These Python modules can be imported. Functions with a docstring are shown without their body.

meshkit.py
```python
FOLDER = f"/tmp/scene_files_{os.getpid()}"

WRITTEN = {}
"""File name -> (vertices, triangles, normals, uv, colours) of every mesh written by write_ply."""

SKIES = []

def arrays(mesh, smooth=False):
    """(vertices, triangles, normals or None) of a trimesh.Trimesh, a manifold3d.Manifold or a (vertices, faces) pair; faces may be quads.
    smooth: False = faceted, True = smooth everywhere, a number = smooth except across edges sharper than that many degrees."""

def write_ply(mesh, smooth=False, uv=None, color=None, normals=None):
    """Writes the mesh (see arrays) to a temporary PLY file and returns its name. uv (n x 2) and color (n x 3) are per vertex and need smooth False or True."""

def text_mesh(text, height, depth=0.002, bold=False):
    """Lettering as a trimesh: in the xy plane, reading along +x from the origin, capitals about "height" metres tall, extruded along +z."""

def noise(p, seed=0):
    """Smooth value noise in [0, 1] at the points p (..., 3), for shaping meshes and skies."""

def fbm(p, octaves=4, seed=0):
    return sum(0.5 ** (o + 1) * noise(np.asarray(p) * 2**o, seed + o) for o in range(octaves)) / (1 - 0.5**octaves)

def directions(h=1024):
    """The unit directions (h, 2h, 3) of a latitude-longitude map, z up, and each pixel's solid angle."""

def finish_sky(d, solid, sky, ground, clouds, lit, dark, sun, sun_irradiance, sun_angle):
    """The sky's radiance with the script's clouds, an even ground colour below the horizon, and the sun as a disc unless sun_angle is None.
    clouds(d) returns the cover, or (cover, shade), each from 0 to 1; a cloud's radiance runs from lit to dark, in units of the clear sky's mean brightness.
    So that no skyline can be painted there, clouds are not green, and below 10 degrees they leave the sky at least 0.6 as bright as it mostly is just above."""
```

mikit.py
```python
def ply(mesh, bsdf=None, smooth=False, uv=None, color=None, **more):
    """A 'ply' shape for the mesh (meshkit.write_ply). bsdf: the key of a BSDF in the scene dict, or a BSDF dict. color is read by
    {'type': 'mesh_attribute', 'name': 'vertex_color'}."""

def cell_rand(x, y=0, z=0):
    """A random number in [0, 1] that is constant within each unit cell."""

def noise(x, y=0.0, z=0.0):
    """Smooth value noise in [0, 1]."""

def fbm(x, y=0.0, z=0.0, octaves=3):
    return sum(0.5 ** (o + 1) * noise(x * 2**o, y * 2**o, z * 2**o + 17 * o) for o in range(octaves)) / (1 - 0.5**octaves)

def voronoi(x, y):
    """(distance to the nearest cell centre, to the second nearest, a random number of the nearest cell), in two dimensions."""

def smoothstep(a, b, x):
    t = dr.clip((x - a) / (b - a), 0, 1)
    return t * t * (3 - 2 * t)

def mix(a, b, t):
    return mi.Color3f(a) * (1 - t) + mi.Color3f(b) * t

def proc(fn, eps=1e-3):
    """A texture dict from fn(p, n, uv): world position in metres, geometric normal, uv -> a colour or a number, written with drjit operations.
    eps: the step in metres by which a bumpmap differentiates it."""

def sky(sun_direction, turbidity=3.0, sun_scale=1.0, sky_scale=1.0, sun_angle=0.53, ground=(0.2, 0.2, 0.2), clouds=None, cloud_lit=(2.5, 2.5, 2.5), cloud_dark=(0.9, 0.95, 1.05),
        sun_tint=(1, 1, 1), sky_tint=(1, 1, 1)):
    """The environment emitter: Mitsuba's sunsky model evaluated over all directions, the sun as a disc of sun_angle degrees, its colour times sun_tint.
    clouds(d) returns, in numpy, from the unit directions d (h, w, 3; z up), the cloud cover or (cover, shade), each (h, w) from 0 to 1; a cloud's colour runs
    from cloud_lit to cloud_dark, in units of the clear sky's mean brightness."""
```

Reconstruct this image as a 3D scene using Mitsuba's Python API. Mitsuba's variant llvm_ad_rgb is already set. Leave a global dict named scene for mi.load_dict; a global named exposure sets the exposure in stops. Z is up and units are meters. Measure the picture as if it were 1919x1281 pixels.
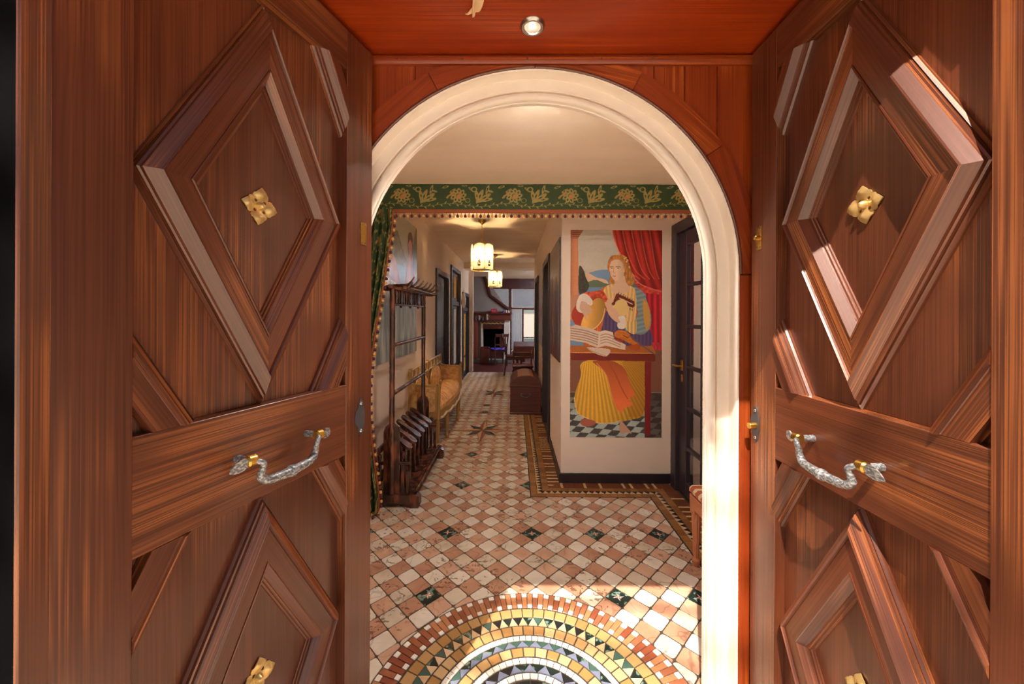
import math, random
import numpy as np, trimesh, shapely
import shapely.geometry as sg
from shapely import affinity
import drjit as dr, mitsuba as mi, mikit, meshkit
from mikit import noise, fbm, smoothstep, mix, proc

# ------------------------------------------------------------------ camera, sky, sun, lights, exposure
T = mi.ScalarTransform4f
scene, labels = {}, {}
W0, H0 = 1919, 1281
F_PX, HORIZON, EYE = 706.7, 587.8, 1.5
YAW, ROLL = math.radians(0.45), math.radians(0.25)
exposure = 1.15
_f = np.array([-math.sin(YAW), math.cos(YAW), 0.0])
_r = np.array([math.cos(YAW), math.sin(YAW), 0.0])
_u = np.array([0, 0, 1.0])
_up = _u * math.cos(ROLL) + _r * math.sin(ROLL) * -1.0
scene['camera'] = {'type': 'perspective', 'fov_axis': 'x', 'fov': 2 * math.degrees(math.atan(W0 / 2 / F_PX)),
                   'principal_point_offset_x': 0.0, 'principal_point_offset_y': (H0 / 2 - HORIZON) / H0, 'near_clip': 0.02, 'far_clip': 200.0,
                   'to_world': T().look_at(origin=[0, 0, EYE], target=[float(_f[0]), float(_f[1]), EYE], up=_up.tolist())}
SUN = (-0.45, -1.0, 1.58)
scene['sky'] = mikit.sky(SUN, turbidity=3.5, sun_scale=3.3, sky_scale=1.0, ground=(0.36, 0.34, 0.31), sun_tint=(0.96, 1.0, 1.10), sky_tint=(1.10, 1.0, 0.84))
PENDANT_POWER = 360.0
HALL_LAMP = 140.0

# ------------------------------------------------------------------ materials
def srgb(*c):
    c = np.array(c, float) / 255.0
    return np.where(c <= 0.04045, c / 12.92, ((c + 0.055) / 1.055) ** 2.4).tolist()
def mat(name, color, rough=0.5, metallic=0.0, spec=0.5, **kw):
    base = color if isinstance(color, dict) else {'type': 'rgb', 'value': list(color)}
    b = {'type': 'principled', 'base_color': base, 'roughness': rough, 'metallic': metallic, 'specular': spec, **kw}
    scene['mat_' + name] = {'type': 'twosided', 'bsdf': b}
    return 'mat_' + name
def wood_fn(dark, midc, light, rings=700.0, worn=0.5):
    def fn(p, n, uv):
        u, v = uv.x, uv.y
        warp = fbm(u * 1.1, v * 6.0, 1.0, 3)
        ring = 0.5 + 0.5 * dr.sin(v * rings + 40.0 * warp + 9.0 * noise(u * 2.0, v * 55.0))
        fine = noise(u * 4.0, v * 640.0)
        mid = fbm(u * 2.4, v * 130.0, 9.0, 3)
        slow = fbm(u * 2.2 + 5.0, v * 9.0, 3.0, 3)
        t = dr.clip(0.10 * ring + 0.26 * fine + 0.42 * (mid - 0.2) + 0.62 * (slow - 0.25), 0, 1)
        c = mix(dark, midc, t)
        k = smoothstep(0.46, 0.74, fbm(u * 2.6 + 11.0, v * 6.0 + 3.0, 7.0, 3)) * smoothstep(0.30, 0.85, 0.5 * mid + 0.5 * fine)
        return mix(c, light, dr.clip(k * worn * 1.5, 0, 1))
    return fn
LEAF = wood_fn(srgb(62, 27, 15), srgb(118, 62, 36), srgb(172, 102, 54), 900.0, 0.5)
mat('leaf', proc(LEAF), 0.30, spec=0.5, clearcoat=0.9, clearcoat_gloss=0.88)
ARCHW = wood_fn(srgb(108, 36, 12), srgb(166, 70, 24), srgb(206, 110, 44), 520.0, 0.4)
mat('archwood', proc(ARCHW), 0.3, spec=0.5, clearcoat=0.5, clearcoat_gloss=0.9)
CEILW = wood_fn(srgb(136, 42, 8), srgb(166, 58, 12), srgb(182, 74, 20), 300.0, 0.5)
mat('ceilwood', proc(CEILW), 0.35, spec=0.5, clearcoat=0.4, clearcoat_gloss=0.85)
def rackwood_fn(p, n, uv):
    t = fbm(p.x * 30.0, p.y * 30.0, p.z * 9.0, 3)
    return mix(srgb(44, 20, 14), srgb(112, 58, 34), smoothstep(0.42, 0.75, t))
mat('rackwood', proc(rackwood_fn), 0.25, spec=0.6, clearcoat=0.8, clearcoat_gloss=0.9)
def chest_fn(p, n, uv):
    t = fbm(p.x * 6.0, p.y * 6.0, p.z * 60.0, 3)
    return mix(srgb(66, 34, 32), srgb(104, 58, 50), t)
mat('chestwood', proc(chest_fn), 0.45)
mat('stoolwood', srgb(180, 116, 80), 0.4)
mat('redwood', srgb(110, 52, 40), 0.45)
mat('darkred', srgb(84, 38, 34), 0.4)
mat('plaster', srgb(234, 218, 202), 0.9, spec=0.2)
def ceil_fn(p, n, uv):
    return mix(srgb(226, 205, 180), srgb(238, 220, 196), fbm(p.x * 1.5, p.y * 9.0, 0.0, 3))
mat('ceilplaster', proc(ceil_fn), 0.9, spec=0.2)
mat('white_paint', srgb(240, 228, 212), 0.42, spec=0.5)
mat('dark_paint', srgb(50, 44, 52), 0.4, spec=0.5)
mat('dark_paint2', srgb(38, 34, 40), 0.35, spec=0.5)
mat('outer_wall', srgb(200, 190, 175), 0.9)
mat('black', srgb(8, 8, 10), 0.9, spec=0.05)
mat('iron', srgb(96, 98, 104), 0.5, metallic=0.75)
def iron_fn(p, n, uv):
    return mix(srgb(112, 116, 122), srgb(190, 190, 190), smoothstep(0.35, 0.75, fbm(p.x * 260.0, p.y * 260.0, p.z * 260.0, 2)))
mat('worn_iron', proc(iron_fn), 0.42, metallic=0.55)
mat('brass', srgb(214, 170, 84), 0.28, metallic=1.0)
mat('old_brass', srgb(222, 190, 124), 0.36, metallic=0.65)
mat('steel', srgb(190, 186, 180), 0.25, metallic=1.0)
mat('gilt', srgb(188, 150, 90), 0.45, metallic=0.4)
mat('silver_gilt', srgb(226, 210, 180), 0.35, metallic=0.3)
def velvet_fn(p, n, uv):
    return mix(srgb(196, 142, 82), srgb(222, 176, 116), smoothstep(0.35, 0.65, fbm(p.x * 34.0 + p.y * 34.0, p.z * 40.0, p.y * 9.0, 3)))
mat('damask_gold', proc(velvet_fn), 0.8, sheen=0.5)
mat('vcol', {'type': 'mesh_attribute', 'name': 'vertex_color'}, 0.75, spec=0.3)
mat('vcol_gloss', {'type': 'mesh_attribute', 'name': 'vertex_color'}, 0.32, spec=0.5)
mat('braid', srgb(140, 74, 42), 0.85)
mat('pom_dark', srgb(82, 34, 36), 0.85)
mat('pom_light', srgb(206, 156, 94), 0.85)
mat('sand_pale', srgb(238, 224, 200), 0.6)
mat('hood', srgb(150, 140, 134), 0.9)
scene['mat_blind'] = {'type': 'principledthin', 'base_color': {'type': 'rgb', 'value': [0.72, 0.74, 0.78]}, 'roughness': 0.8, 'diff_trans': 0.9}
mat('sheer', srgb(236, 240, 246), 0.8)
scene['mat_sheer']['bsdf'] = {'type': 'principledthin', 'base_color': {'type': 'rgb', 'value': [0.85, 0.88, 0.92]}, 'roughness': 0.8, 'diff_trans': 1.3}
scene['mat_sheer'] = scene['mat_sheer']['bsdf']
scene['mat_frosted'] = {'type': 'principledthin', 'base_color': {'type': 'rgb', 'value': [0.27, 0.245, 0.195]}, 'roughness': 0.5, 'diff_trans': 1.0}
scene['mat_pane'] = {'type': 'thindielectric'}
mat('yellow_glass', srgb(226, 176, 84), 0.2, spec=0.6)
mat('pale_glass', srgb(214, 214, 210), 0.15, spec=0.6)
mat('lavender', srgb(96, 92, 214), 0.6)
mat('sign_red', srgb(190, 40, 66), 0.5)
mat('sign_letter', srgb(236, 150, 150), 0.5)
mat('striped', proc(lambda p, n, uv: mix(srgb(214, 190, 150), srgb(168, 84, 60), smoothstep(0.35, 0.5, dr.abs((p.y * 16.0) - dr.floor(p.y * 16.0) - 0.5) * 2.0))), 0.85)
CST = {'type': 'principledthin', 'roughness': 0.8, 'diff_trans': 0.9, 'base_color': proc(lambda p, n, uv: mix(srgb(120, 42, 50), srgb(198, 150, 124), smoothstep(0.4, 0.6, noise(p.y * 38.0))))}
scene['mat_curtain_stripe'] = CST
# stone
def stone_fn(a, b, vein, k=1.0):
    def fn(p, n, uv):
        w = fbm(p.x * 16.0, p.y * 16.0, 2.0, 3)
        m = fbm(p.x * 60.0 + 9.0 * w, p.y * 60.0, 5.0, 2)
        c = mix(a, b, w)
        hole = smoothstep(0.66, 0.74, m) * smoothstep(0.45, 0.6, fbm(p.x * 5.0, p.y * 5.0, 8.0, 2))
        line = (1 - smoothstep(0.0, 0.02, dr.abs(fbm(p.x * 7.0, p.y * 7.0, 4.0, 3) - 0.5))) * 0.35
        return mix(c, vein, dr.clip((hole + line) * k, 0, 0.85))
    return fn
mat('tile_white', proc(stone_fn(srgb(206, 196, 178), srgb(232, 224, 210), srgb(128, 108, 92))), 0.3, spec=0.5)
mat('tile_white2', proc(stone_fn(srgb(190, 176, 154), srgb(218, 206, 188), srgb(124, 104, 84), 1.2)), 0.3, spec=0.5)
mat('tile_pink', proc(stone_fn(srgb(184, 142, 116), srgb(212, 178, 152), srgb(124, 82, 64))), 0.3, spec=0.5)
mat('tile_pink2', proc(stone_fn(srgb(164, 118, 94), srgb(192, 150, 124), srgb(104, 66, 50), 1.3)), 0.3, spec=0.5)
mat('green_marble', proc(lambda p, n, uv: mix(srgb(26, 40, 38), srgb(110, 138, 126), smoothstep(0.55, 0.72, fbm(p.x * 50.0, p.y * 50.0, 1.0, 3)))), 0.2)
for nm, c in dict(grout=(72, 64, 56), brick1=(156, 96, 68), brick2=(136, 74, 52), brick3=(182, 124, 86), cube=(238, 230, 218), gold1=(184, 146, 96), gold2=(168, 126, 76), gold3=(202, 170, 122),
                  sand1=(204, 170, 130), sand2=(216, 188, 150), black_stone=(30, 32, 34), blue_stone=(116, 124, 148), green_stone=(62, 92, 84), bgold1=(150, 104, 56), bgold2=(132, 88, 46), stripe_br=(112, 66, 44), stripe_cr=(206, 172, 124),
                  star_red=(150, 82, 70), star_sand=(206, 166, 116), star_pale=(236, 214, 196)).items():
    mat(nm, srgb(*c), 0.32, spec=0.5)

# ------------------------------------------------------------------ helpers
_count = {}
def numbered(key):
    k = _count.get(key, 0); _count[key] = k + 1
    return key if k == 0 else f'{key}_{k:03d}'
def obj(name, mesh, m, parent=None, smooth=False, uv=None, color=None, **kw):
    key = numbered((parent + '__' if parent else '') + name)
    scene[key] = mikit.ply(mesh, m if isinstance(m, dict) else (m if m.startswith('mat_') else 'mat_' + m), smooth, uv, color, **kw)
    return key
def thing(name, label=None, cat=None, group=None, kind=None):
    key = numbered(name); tag(key, label, cat, group, kind)
    return key
def tag(key, label=None, cat=None, group=None, kind=None):
    d = {}
    if label: d['label'] = label
    if cat: d['category'] = cat
    if group: d['group'] = group
    if kind: d['kind'] = kind
    labels[key] = d
    return key
def struct(name, mesh, m, label, cat, smooth=False, **kw):
    return tag(obj(name, mesh, m, None, smooth, **kw), label, cat, kind='structure')
def cat(*ms):
    return trimesh.util.concatenate([m for m in ms if m is not None])
def TM(v, f):
    f = np.asarray(f, int)
    if f.shape[1] == 4: f = np.vstack([f[:, [0, 1, 2]], f[:, [0, 2, 3]]])
    return trimesh.Trimesh(np.asarray(v, float), f, process=False)
def box(x0, x1, y0, y1, z0, z1, c=0.0):
    if c <= 0:
        m = trimesh.creation.box((x1 - x0, y1 - y0, z1 - z0)); m.apply_translation(((x0 + x1) / 2, (y0 + y1) / 2, (z0 + z1) / 2)); return m
    c = min(c, (x1 - x0) * 0.45, (y1 - y0) * 0.45, (z1 - z0) * 0.45)
    pts = []
    for a in range(3):
        lo = [x0 + c, y0 + c, z0 + c]; hi = [x1 - c, y1 - c, z1 - c]
        lo[a] -= c; hi[a] += c
        for i in range(8): pts.append([hi[k] if i >> k & 1 else lo[k] for k in range(3)])
    return trimesh.convex.convex_hull(np.array(pts))
def grain(mesh, axis, seed=None):
    """Splits the faces and gives metre uv with u along the grain axis: (mesh, uv)."""
    v = np.asarray(mesh.vertices)[np.asarray(mesh.faces)].reshape(-1, 3)
    a = np.asarray(axis, float); a = a / np.linalg.norm(a)
    tri = v.reshape(-1, 3, 3)
    n = np.cross(tri[:, 1] - tri[:, 0], tri[:, 2] - tri[:, 0]); n /= np.maximum(np.linalg.norm(n, axis=1, keepdims=True), 1e-12)
    b = np.cross(n, a); bl = np.linalg.norm(b, axis=1, keepdims=True)
    alt = np.array([a[1], a[2], a[0]])
    b = np.where(bl > 0.2, b / np.maximum(bl, 1e-9), alt)
    s = np.argmax(np.abs(b), axis=1); sign = np.sign(b[np.arange(len(b)), s])[:, None]
    b = np.repeat(b * sign, 3, axis=0)
    rs = np.random.RandomState(len(scene) if seed is None else seed); o = rs.rand(2) * 20
    uv = np.stack([v @ a + o[0], (v * b).sum(1) + o[1]], 1)
    return TM(v, np.arange(len(v)).reshape(-1, 3)), uv
def wobj(name, mesh, m, axis, parent=None):
    g, uv = grain(mesh, axis)
    return obj(name, g, m, parent, False, uv=uv)
def tube(path, r, n=10, caps=True, flat=1.0):
    p = np.asarray(path, float); r = np.broadcast_to(np.asarray(r, float), (len(p),))
    t = np.gradient(p, axis=0); t /= np.maximum(np.linalg.norm(t, axis=1, keepdims=True), 1e-9)
    ref = np.array([0, 0, 1.0]) if abs(t[0][2]) < 0.9 else np.array([1.0, 0, 0])
    a = np.cross(t[0], ref); a /= np.linalg.norm(a)
    rings = []
    for i in range(len(p)):
        a = a - t[i] * (a @ t[i]); a /= np.linalg.norm(a); b = np.cross(t[i], a)
        th = np.linspace(0, 2 * np.pi, n, endpoint=False)[:, None]
        rings.append(p[i] + r[i] * (np.cos(th) * a + flat * np.sin(th) * b))
    v = np.vstack(rings); f = []
    for i in range(len(p) - 1):
        for k in range(n):
            k2 = (k + 1) % n
            f += [[i * n + k, i * n + k2, (i + 1) * n + k2], [i * n + k, (i + 1) * n + k2, (i + 1) * n + k]]
    if caps:
        c0, c1 = len(v), len(v) + 1; v = np.vstack([v, p[0], p[-1]]); e = (len(p) - 1) * n
        for k in range(n):
            k2 = (k + 1) % n
            f += [[c0, k2, k], [c1, e + k, e + k2]]
    m = TM(v, f)
    return m
def spline(pts, n=8, closed=False):
    p = np.asarray(pts, float); out = []
    N = len(p)
    for i in range(N if closed else N - 1):
        if closed: a, b, c, d = p[(i - 1) % N], p[i], p[(i + 1) % N], p[(i + 2) % N]
        else: a, b, c, d = p[max(i - 1, 0)], p[i], p[i + 1], p[min(i + 2, N - 1)]
        for t in np.arange(n) / n:
            out.append(0.5 * (2 * b + (c - a) * t + (2 * a - 5 * b + 4 * c - d) * t * t + (3 * b - a - 3 * c + d) * t ** 3))
    if not closed: out.append(p[-1])
    return np.array(out)
def lathe(prof, n=20, at=(0, 0, 0)):
    m = trimesh.creation.revolve(np.asarray(prof, float), sections=n); m.apply_translation(at); return m
def extrude(poly, h, z=0.0):
    if isinstance(poly, (list, np.ndarray)): poly = sg.Polygon(poly)
    polys = getattr(poly, 'geoms', [poly]); ms = []
    for g in polys:
        if g.area > 1e-7: ms.append(trimesh.creation.extrude_polygon(g, h))
    m = cat(*ms); m.apply_translation((0, 0, z)); return m
def place(mesh, origin, ex, ey, ez):
    """local (x, y, z) -> origin + x ex + y ey + z ez"""
    m = mesh.copy(); M = np.array([ex, ey, ez], float).T
    m.vertices = np.asarray(m.vertices) @ M.T + np.asarray(origin, float)
    if np.linalg.det(M) < 0: m.faces = np.asarray(m.faces)[:, ::-1]
    return TM(m.vertices, m.faces)
def wall_y(poly, y0, y1):
    """a polygon of (x, z) made into a wall between y0 and y1"""
    return place(extrude(poly, y1 - y0), (0, y0, 0), (1, 0, 0), (0, 0, 1), (0, 1, 0))
def wall_x(poly, x0, x1):
    """a polygon of (y, z) made into a wall between x0 and x1"""
    return place(extrude(poly, x1 - x0), (x0, 0, 0), (0, 1, 0), (0, 0, 1), (1, 0, 0))
def rect(a, b, c, d): return sg.box(a, c, b, d)

# ------------------------------------------------------------------ large structure
AX, AZ, AR = 0.067, 1.644, 0.716            # arch centre, spring height, radius of the white casing's outer edge
XL, XR, XH = -1.2, 0.415, 1.40               # corridor left wall, corridor right wall, hall right wall
YM, YE = 3.37, 9.7                            # wall with the mural, end of the tiled floor
HC, CC = 2.497, 2.70                           # ceilings
# outside and the porch
struct('wall_front_left', box(-4, -0.825, 0.545, 0.60, 0, 5), 'outer_wall', 'pale outside wall left of the double door', 'wall')
struct('wall_front_right', box(0.90, 4, 0.545, 0.60, 0, 5), 'outer_wall', 'pale outside wall right of the double door', 'wall')
struct('wall_front_top', box(-4, 4, 0.56, 0.60, 2.43, 5), 'outer_wall', 'pale outside wall above the double door', 'wall')
struct('ground', box(-14, 14, -16, 0.55, -0.2, -0.02), 'outer_wall', 'pale paving outside the front door', 'ground')
k = thing('trim_1', 'dark brown wooden door jamb beside the hinges of the left door leaf', 'door frame', kind='structure')
wobj('jamb', box(-0.719, -0.712, 0.535, 0.574, 0, 2.42, 0.002), 'leaf', (0, 0, 1), k)
obj('seal', box(-0.815, -0.722, 0.575, 0.60, 0, 2.42), 'black', k)
wobj('jamb', box(0.84, 0.90, 0.535, 0.575, 0, 2.42, 0.004), 'leaf', (0, 0, 1), k)
wobj('lintel', box(-0.80, 0.90, 0.55, 0.56, 2.43, 2.50, 0.002), 'leaf', (1, 0, 0), k)
struct('wall_vestibule_left', box(-0.90, -0.80, 0.605, 1.37, 0, 2.5), 'dark_paint2', 'side wall of the porch behind the left door leaf', 'wall')
struct('wall_vestibule_right', box(0.90, 1.0, 0.56, 1.37, 0, 2.5), 'outer_wall', 'side wall of the porch behind the right door leaf', 'wall')
k = thing('ceiling_vestibule', 'glossy orange red wooden ceiling of the porch between the doors', 'ceiling', kind='structure')
wobj('board', box(-0.80, 0.90, 0.56, 1.345, 2.42, 2.45), 'ceilwood', (1, 0, 0), k)
# wooden wall around the arch
k = thing('wall_arch', 'orange brown boarded wooden wall around the white arch', 'wall', kind='structure')
def stadium(r, cx=AX):
    th = np.linspace(0, np.pi, 49)
    return sg.Polygon([(cx + r, -0.2)] + [(cx + r * math.cos(t), AZ + r * math.sin(t)) for t in th] + [(cx - r, -0.2)])
xs = [-0.80, -0.58, -0.36, 0.49, 0.60, 0.715, 0.90]
for a, b in zip(xs[:-1], xs[1:]):
    pl = rect(a + 0.0012, b - 0.0012, 0, 2.42).difference(stadium(AR + 0.03))
    if pl.area > 1e-4: wobj('plank', wall_y(pl, 1.345, 1.365), 'archwood', (0, 0, 1), k)
def ring(r0, r1, t0, t1, n=14):
    th = np.linspace(t0, t1, n)
    return sg.Polygon([(AX + r1 * math.cos(t), AZ + r1 * math.sin(t)) for t in th] + [(AX + r0 * math.cos(t), AZ + r0 * math.sin(t)) for t in th[::-1]])
cuts = [0, 0.60, 1.08, np.pi / 2, np.pi - 1.08, np.pi - 0.60, np.pi]
clip = rect(-0.8, 0.9, 0, 2.378)
for t0, t1 in zip(cuts[:-1], cuts[1:]):
    tm = (t0 + t1) / 2
    wobj('arch_segment', wall_y(ring(AR + 0.004, AR + 0.088, t0 + 0.0015, t1 - 0.0015).intersection(clip), 1.333, 1.346), 'archwood', (-math.sin(tm), 0, math.cos(tm)), k)
for s in (-1, 1):
    a, b = sorted((AX + s * (AR + 0.004), AX + s * (AR + 0.088)))
    wobj('arch_leg', box(a, b, 1.333, 1.346, 0, AZ - 0.003, 0.003), 'archwood', (0, 0, 1), k)
    for z in (0.62, 1.12, 1.60):
        obj('screw', lathe([(0, 0), (0.0042, 0), (0.003, 0.0015), (0, 0.002)], 10), 'iron', k, to_world=T().translate([AX + s * (AR + 0.062), 1.3332, z]).rotate([1, 0, 0], 90))
# profiles swept round the arch
def arch_path(n=40):
    st = [((AX, 0.0), 0.0)] + [((AX, AZ), t) for t in np.linspace(0, np.pi, n)] + [((AX, 0.0), np.pi)]
    return st
def sweep_arch(prof, a0=0.0, a1=np.pi, legs=True):
    P = np.asarray(prof, float); st = [((AX, AZ), t) for t in np.linspace(a0, a1, 40)]
    if legs: st = [((AX, 0.0), 0.0)] + st + [((AX, 0.0), np.pi)]
    v = []
    for (cx, cz), t in st:
        for r, y in P: v.append((cx + r * math.cos(t), y, cz + r * math.sin(t)))
    m = len(P); f = []
    for i in range(len(st) - 1):
        for j in range(m):
            j2 = (j + 1) % m
            f.append([i * m + j, (i + 1) * m + j, (i + 1) * m + j2]); f.append([i * m + j, (i + 1) * m + j2, i * m + j2])
    return TM(v, f)
th = np.linspace(-0.2, np.pi + 0.2, 9)
bead = [(AR + 0.010 + 0.007 * math.cos(t), 1.336 - 0.010 * math.sin(t)) for t in th]
for a0, a1 in ((0.0, np.pi / 2 - 0.002), (np.pi / 2 + 0.002, np.pi)):
    obj('arch_bead', sweep_arch(bead, a0, a1, False), 'leaf', k, 40)
th = np.linspace(0, np.pi, 9)
th = np.linspace(0, np.pi, 13)
casing = [(AR + 0.006, 1.40), (AR + 0.006, 1.332), (AR + 0.003, 1.329), (AR - 0.001, 1.330), (AR - 0.003, 1.334), (AR - 0.005, 1.371), (AR - 0.007, 1.374), (AR - 0.044, 1.375), (AR - 0.047, 1.378), (AR - 0.048, 1.388), (AR - 0.053, 1.388)]
casing += [(AR - 0.067 + 0.0135 * math.cos(t), 1.381 - 0.014 * math.sin(t)) for t in th] + [(AR - 0.081, 1.389), (AR - 0.084, 1.391), (AR - 0.084, 1.408), (AR - 0.01, 1.408), (AR - 0.01, 1.40)]
struct('trim_2', sweep_arch(casing), 'white_paint', 'cream white moulded casing of the round arch', 'door casing', 28)
k = thing('trim_3', 'rounded wooden strip under the orange porch ceiling above the arch', 'moulding', kind='structure')
pth = np.linspace(0, np.pi, 9)
strip = sg.Polygon([(1.345, 2.382)] + [(1.335 - 0.008 * math.sin(t), 2.398 - 0.016 * math.cos(t)) for t in pth] + [(1.345, 2.414)])
wobj('strip', wall_x(strip, -0.78, 0.88), 'archwood', (1, 0, 0), k)
for x in (-0.42, -0.19, 0.04, 0.30, 0.48):
    obj('screw', lathe([(0, 0), (0.004, 0), (0.003, 0.0015), (0, 0.002)], 10), 'iron', k, to_world=T().translate([x, 1.3275, 2.397]).rotate([1, 0, 0], 90))
# hall and corridor shell
struct('wall_hall_front', wall_y(rect(-1.35, 1.55, 0, 2.75).difference(stadium(AR - 0.025)), 1.41, 1.495), 'plaster', 'plastered hall wall on the inner side of the arch', 'wall')
struct('wall_left', box(XL - 0.12, XL, 1.39, 5.66, 0, 2.9), 'plaster', 'cream pink corridor wall on the left with the tall painting', 'wall')
struct('wall_left_far', wall_x(rect(5.66, 9.75, 0, 2.9).difference(rect(5.74, 6.66, -0.1, 2.12)).difference(rect(7.05, 8.10, -0.1, 2.34)).difference(rect(8.62, 9.62, -0.1, 1.93)), XL - 0.12, XL), 'plaster', 'cream corridor wall on the left with three dark framed doors', 'wall')
struct('wall_left_end', box(-3.4, -1.09, 9.75, 9.87, 0, 2.9), 'plaster', 'white end of the left corridor wall beside the fireplace room', 'wall')
struct('wall_mural', box(XR, XH + 0.15, YM, YM + 0.12, 0, 2.9), 'plaster', 'pale wall that carries the mural of the lute player', 'wall')
struct('wall_right', wall_x(rect(YM, 8.1, 0, 2.9).difference(rect(4.46, 5.24, -0.1, 2.14)).difference(rect(6.62, 7.38, -0.1, 2.10)), XR, XR + 0.12), 'plaster', 'cream corridor wall on the right beside the chest', 'wall')
struct('wall_hall_right', wall_x(rect(1.39, YM + 0.1, 0, 2.9).difference(rect(2.48, 3.24, -0.1, 2.2)), XH, XH + 0.12), 'plaster', 'hall wall on the right behind the black glazed door', 'wall')
struct('ceiling_hall', box(-1.35, 1.55, 1.39, 2.96, HC, HC + 0.4), 'ceilplaster', 'beige plaster ceiling of the entrance hall above the green valance', 'ceiling')
struct('ceiling_corridor', cat(box(XL - 0.1, XR + 0.12, 2.96, 8.8, CC, CC + 0.2), box(XR + 0.12, XH + 0.12, 2.96, 3.45, CC, CC + 0.2)), 'ceilplaster', 'cream corridor ceiling with the two lanterns', 'ceiling')
struct('trim_4', box(XL - 0.1, XR + 0.12, 8.8, 9.2, 2.555, 2.95), 'ceilplaster', 'pale beam across the end of the corridor ceiling', 'beam')
struct('ceiling_room', box(-3.4, 3.4, 9.2, 13.1, CC, CC + 0.2), 'ceilplaster', 'white ceiling of the fireplace room at the end', 'ceiling')
struct('wall_room_left', box(-3.5, -3.4, 9.75, 13.1, 0, 2.9), 'plaster', 'side wall of the fireplace room', 'wall')
struct('wall_room_right', wall_x(rect(8.1, 13.1, 0, 2.9).difference(rect(8.4, 12.8, 0.1, 2.55)), 3.4, 3.5), 'plaster', 'right side wall of the dining room with an open balcony window', 'wall')
struct('wall_room_front', box(XR + 0.12, 3.5, 8.0, 8.1, 0, 2.9), 'plaster', 'near wall of the dining room beside the corridor', 'wall')
struct('ceiling_room_front', box(XR + 0.12, 3.5, 8.05, 9.2, CC, CC + 0.2), 'ceilplaster', 'white dining room ceiling', 'ceiling')
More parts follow.
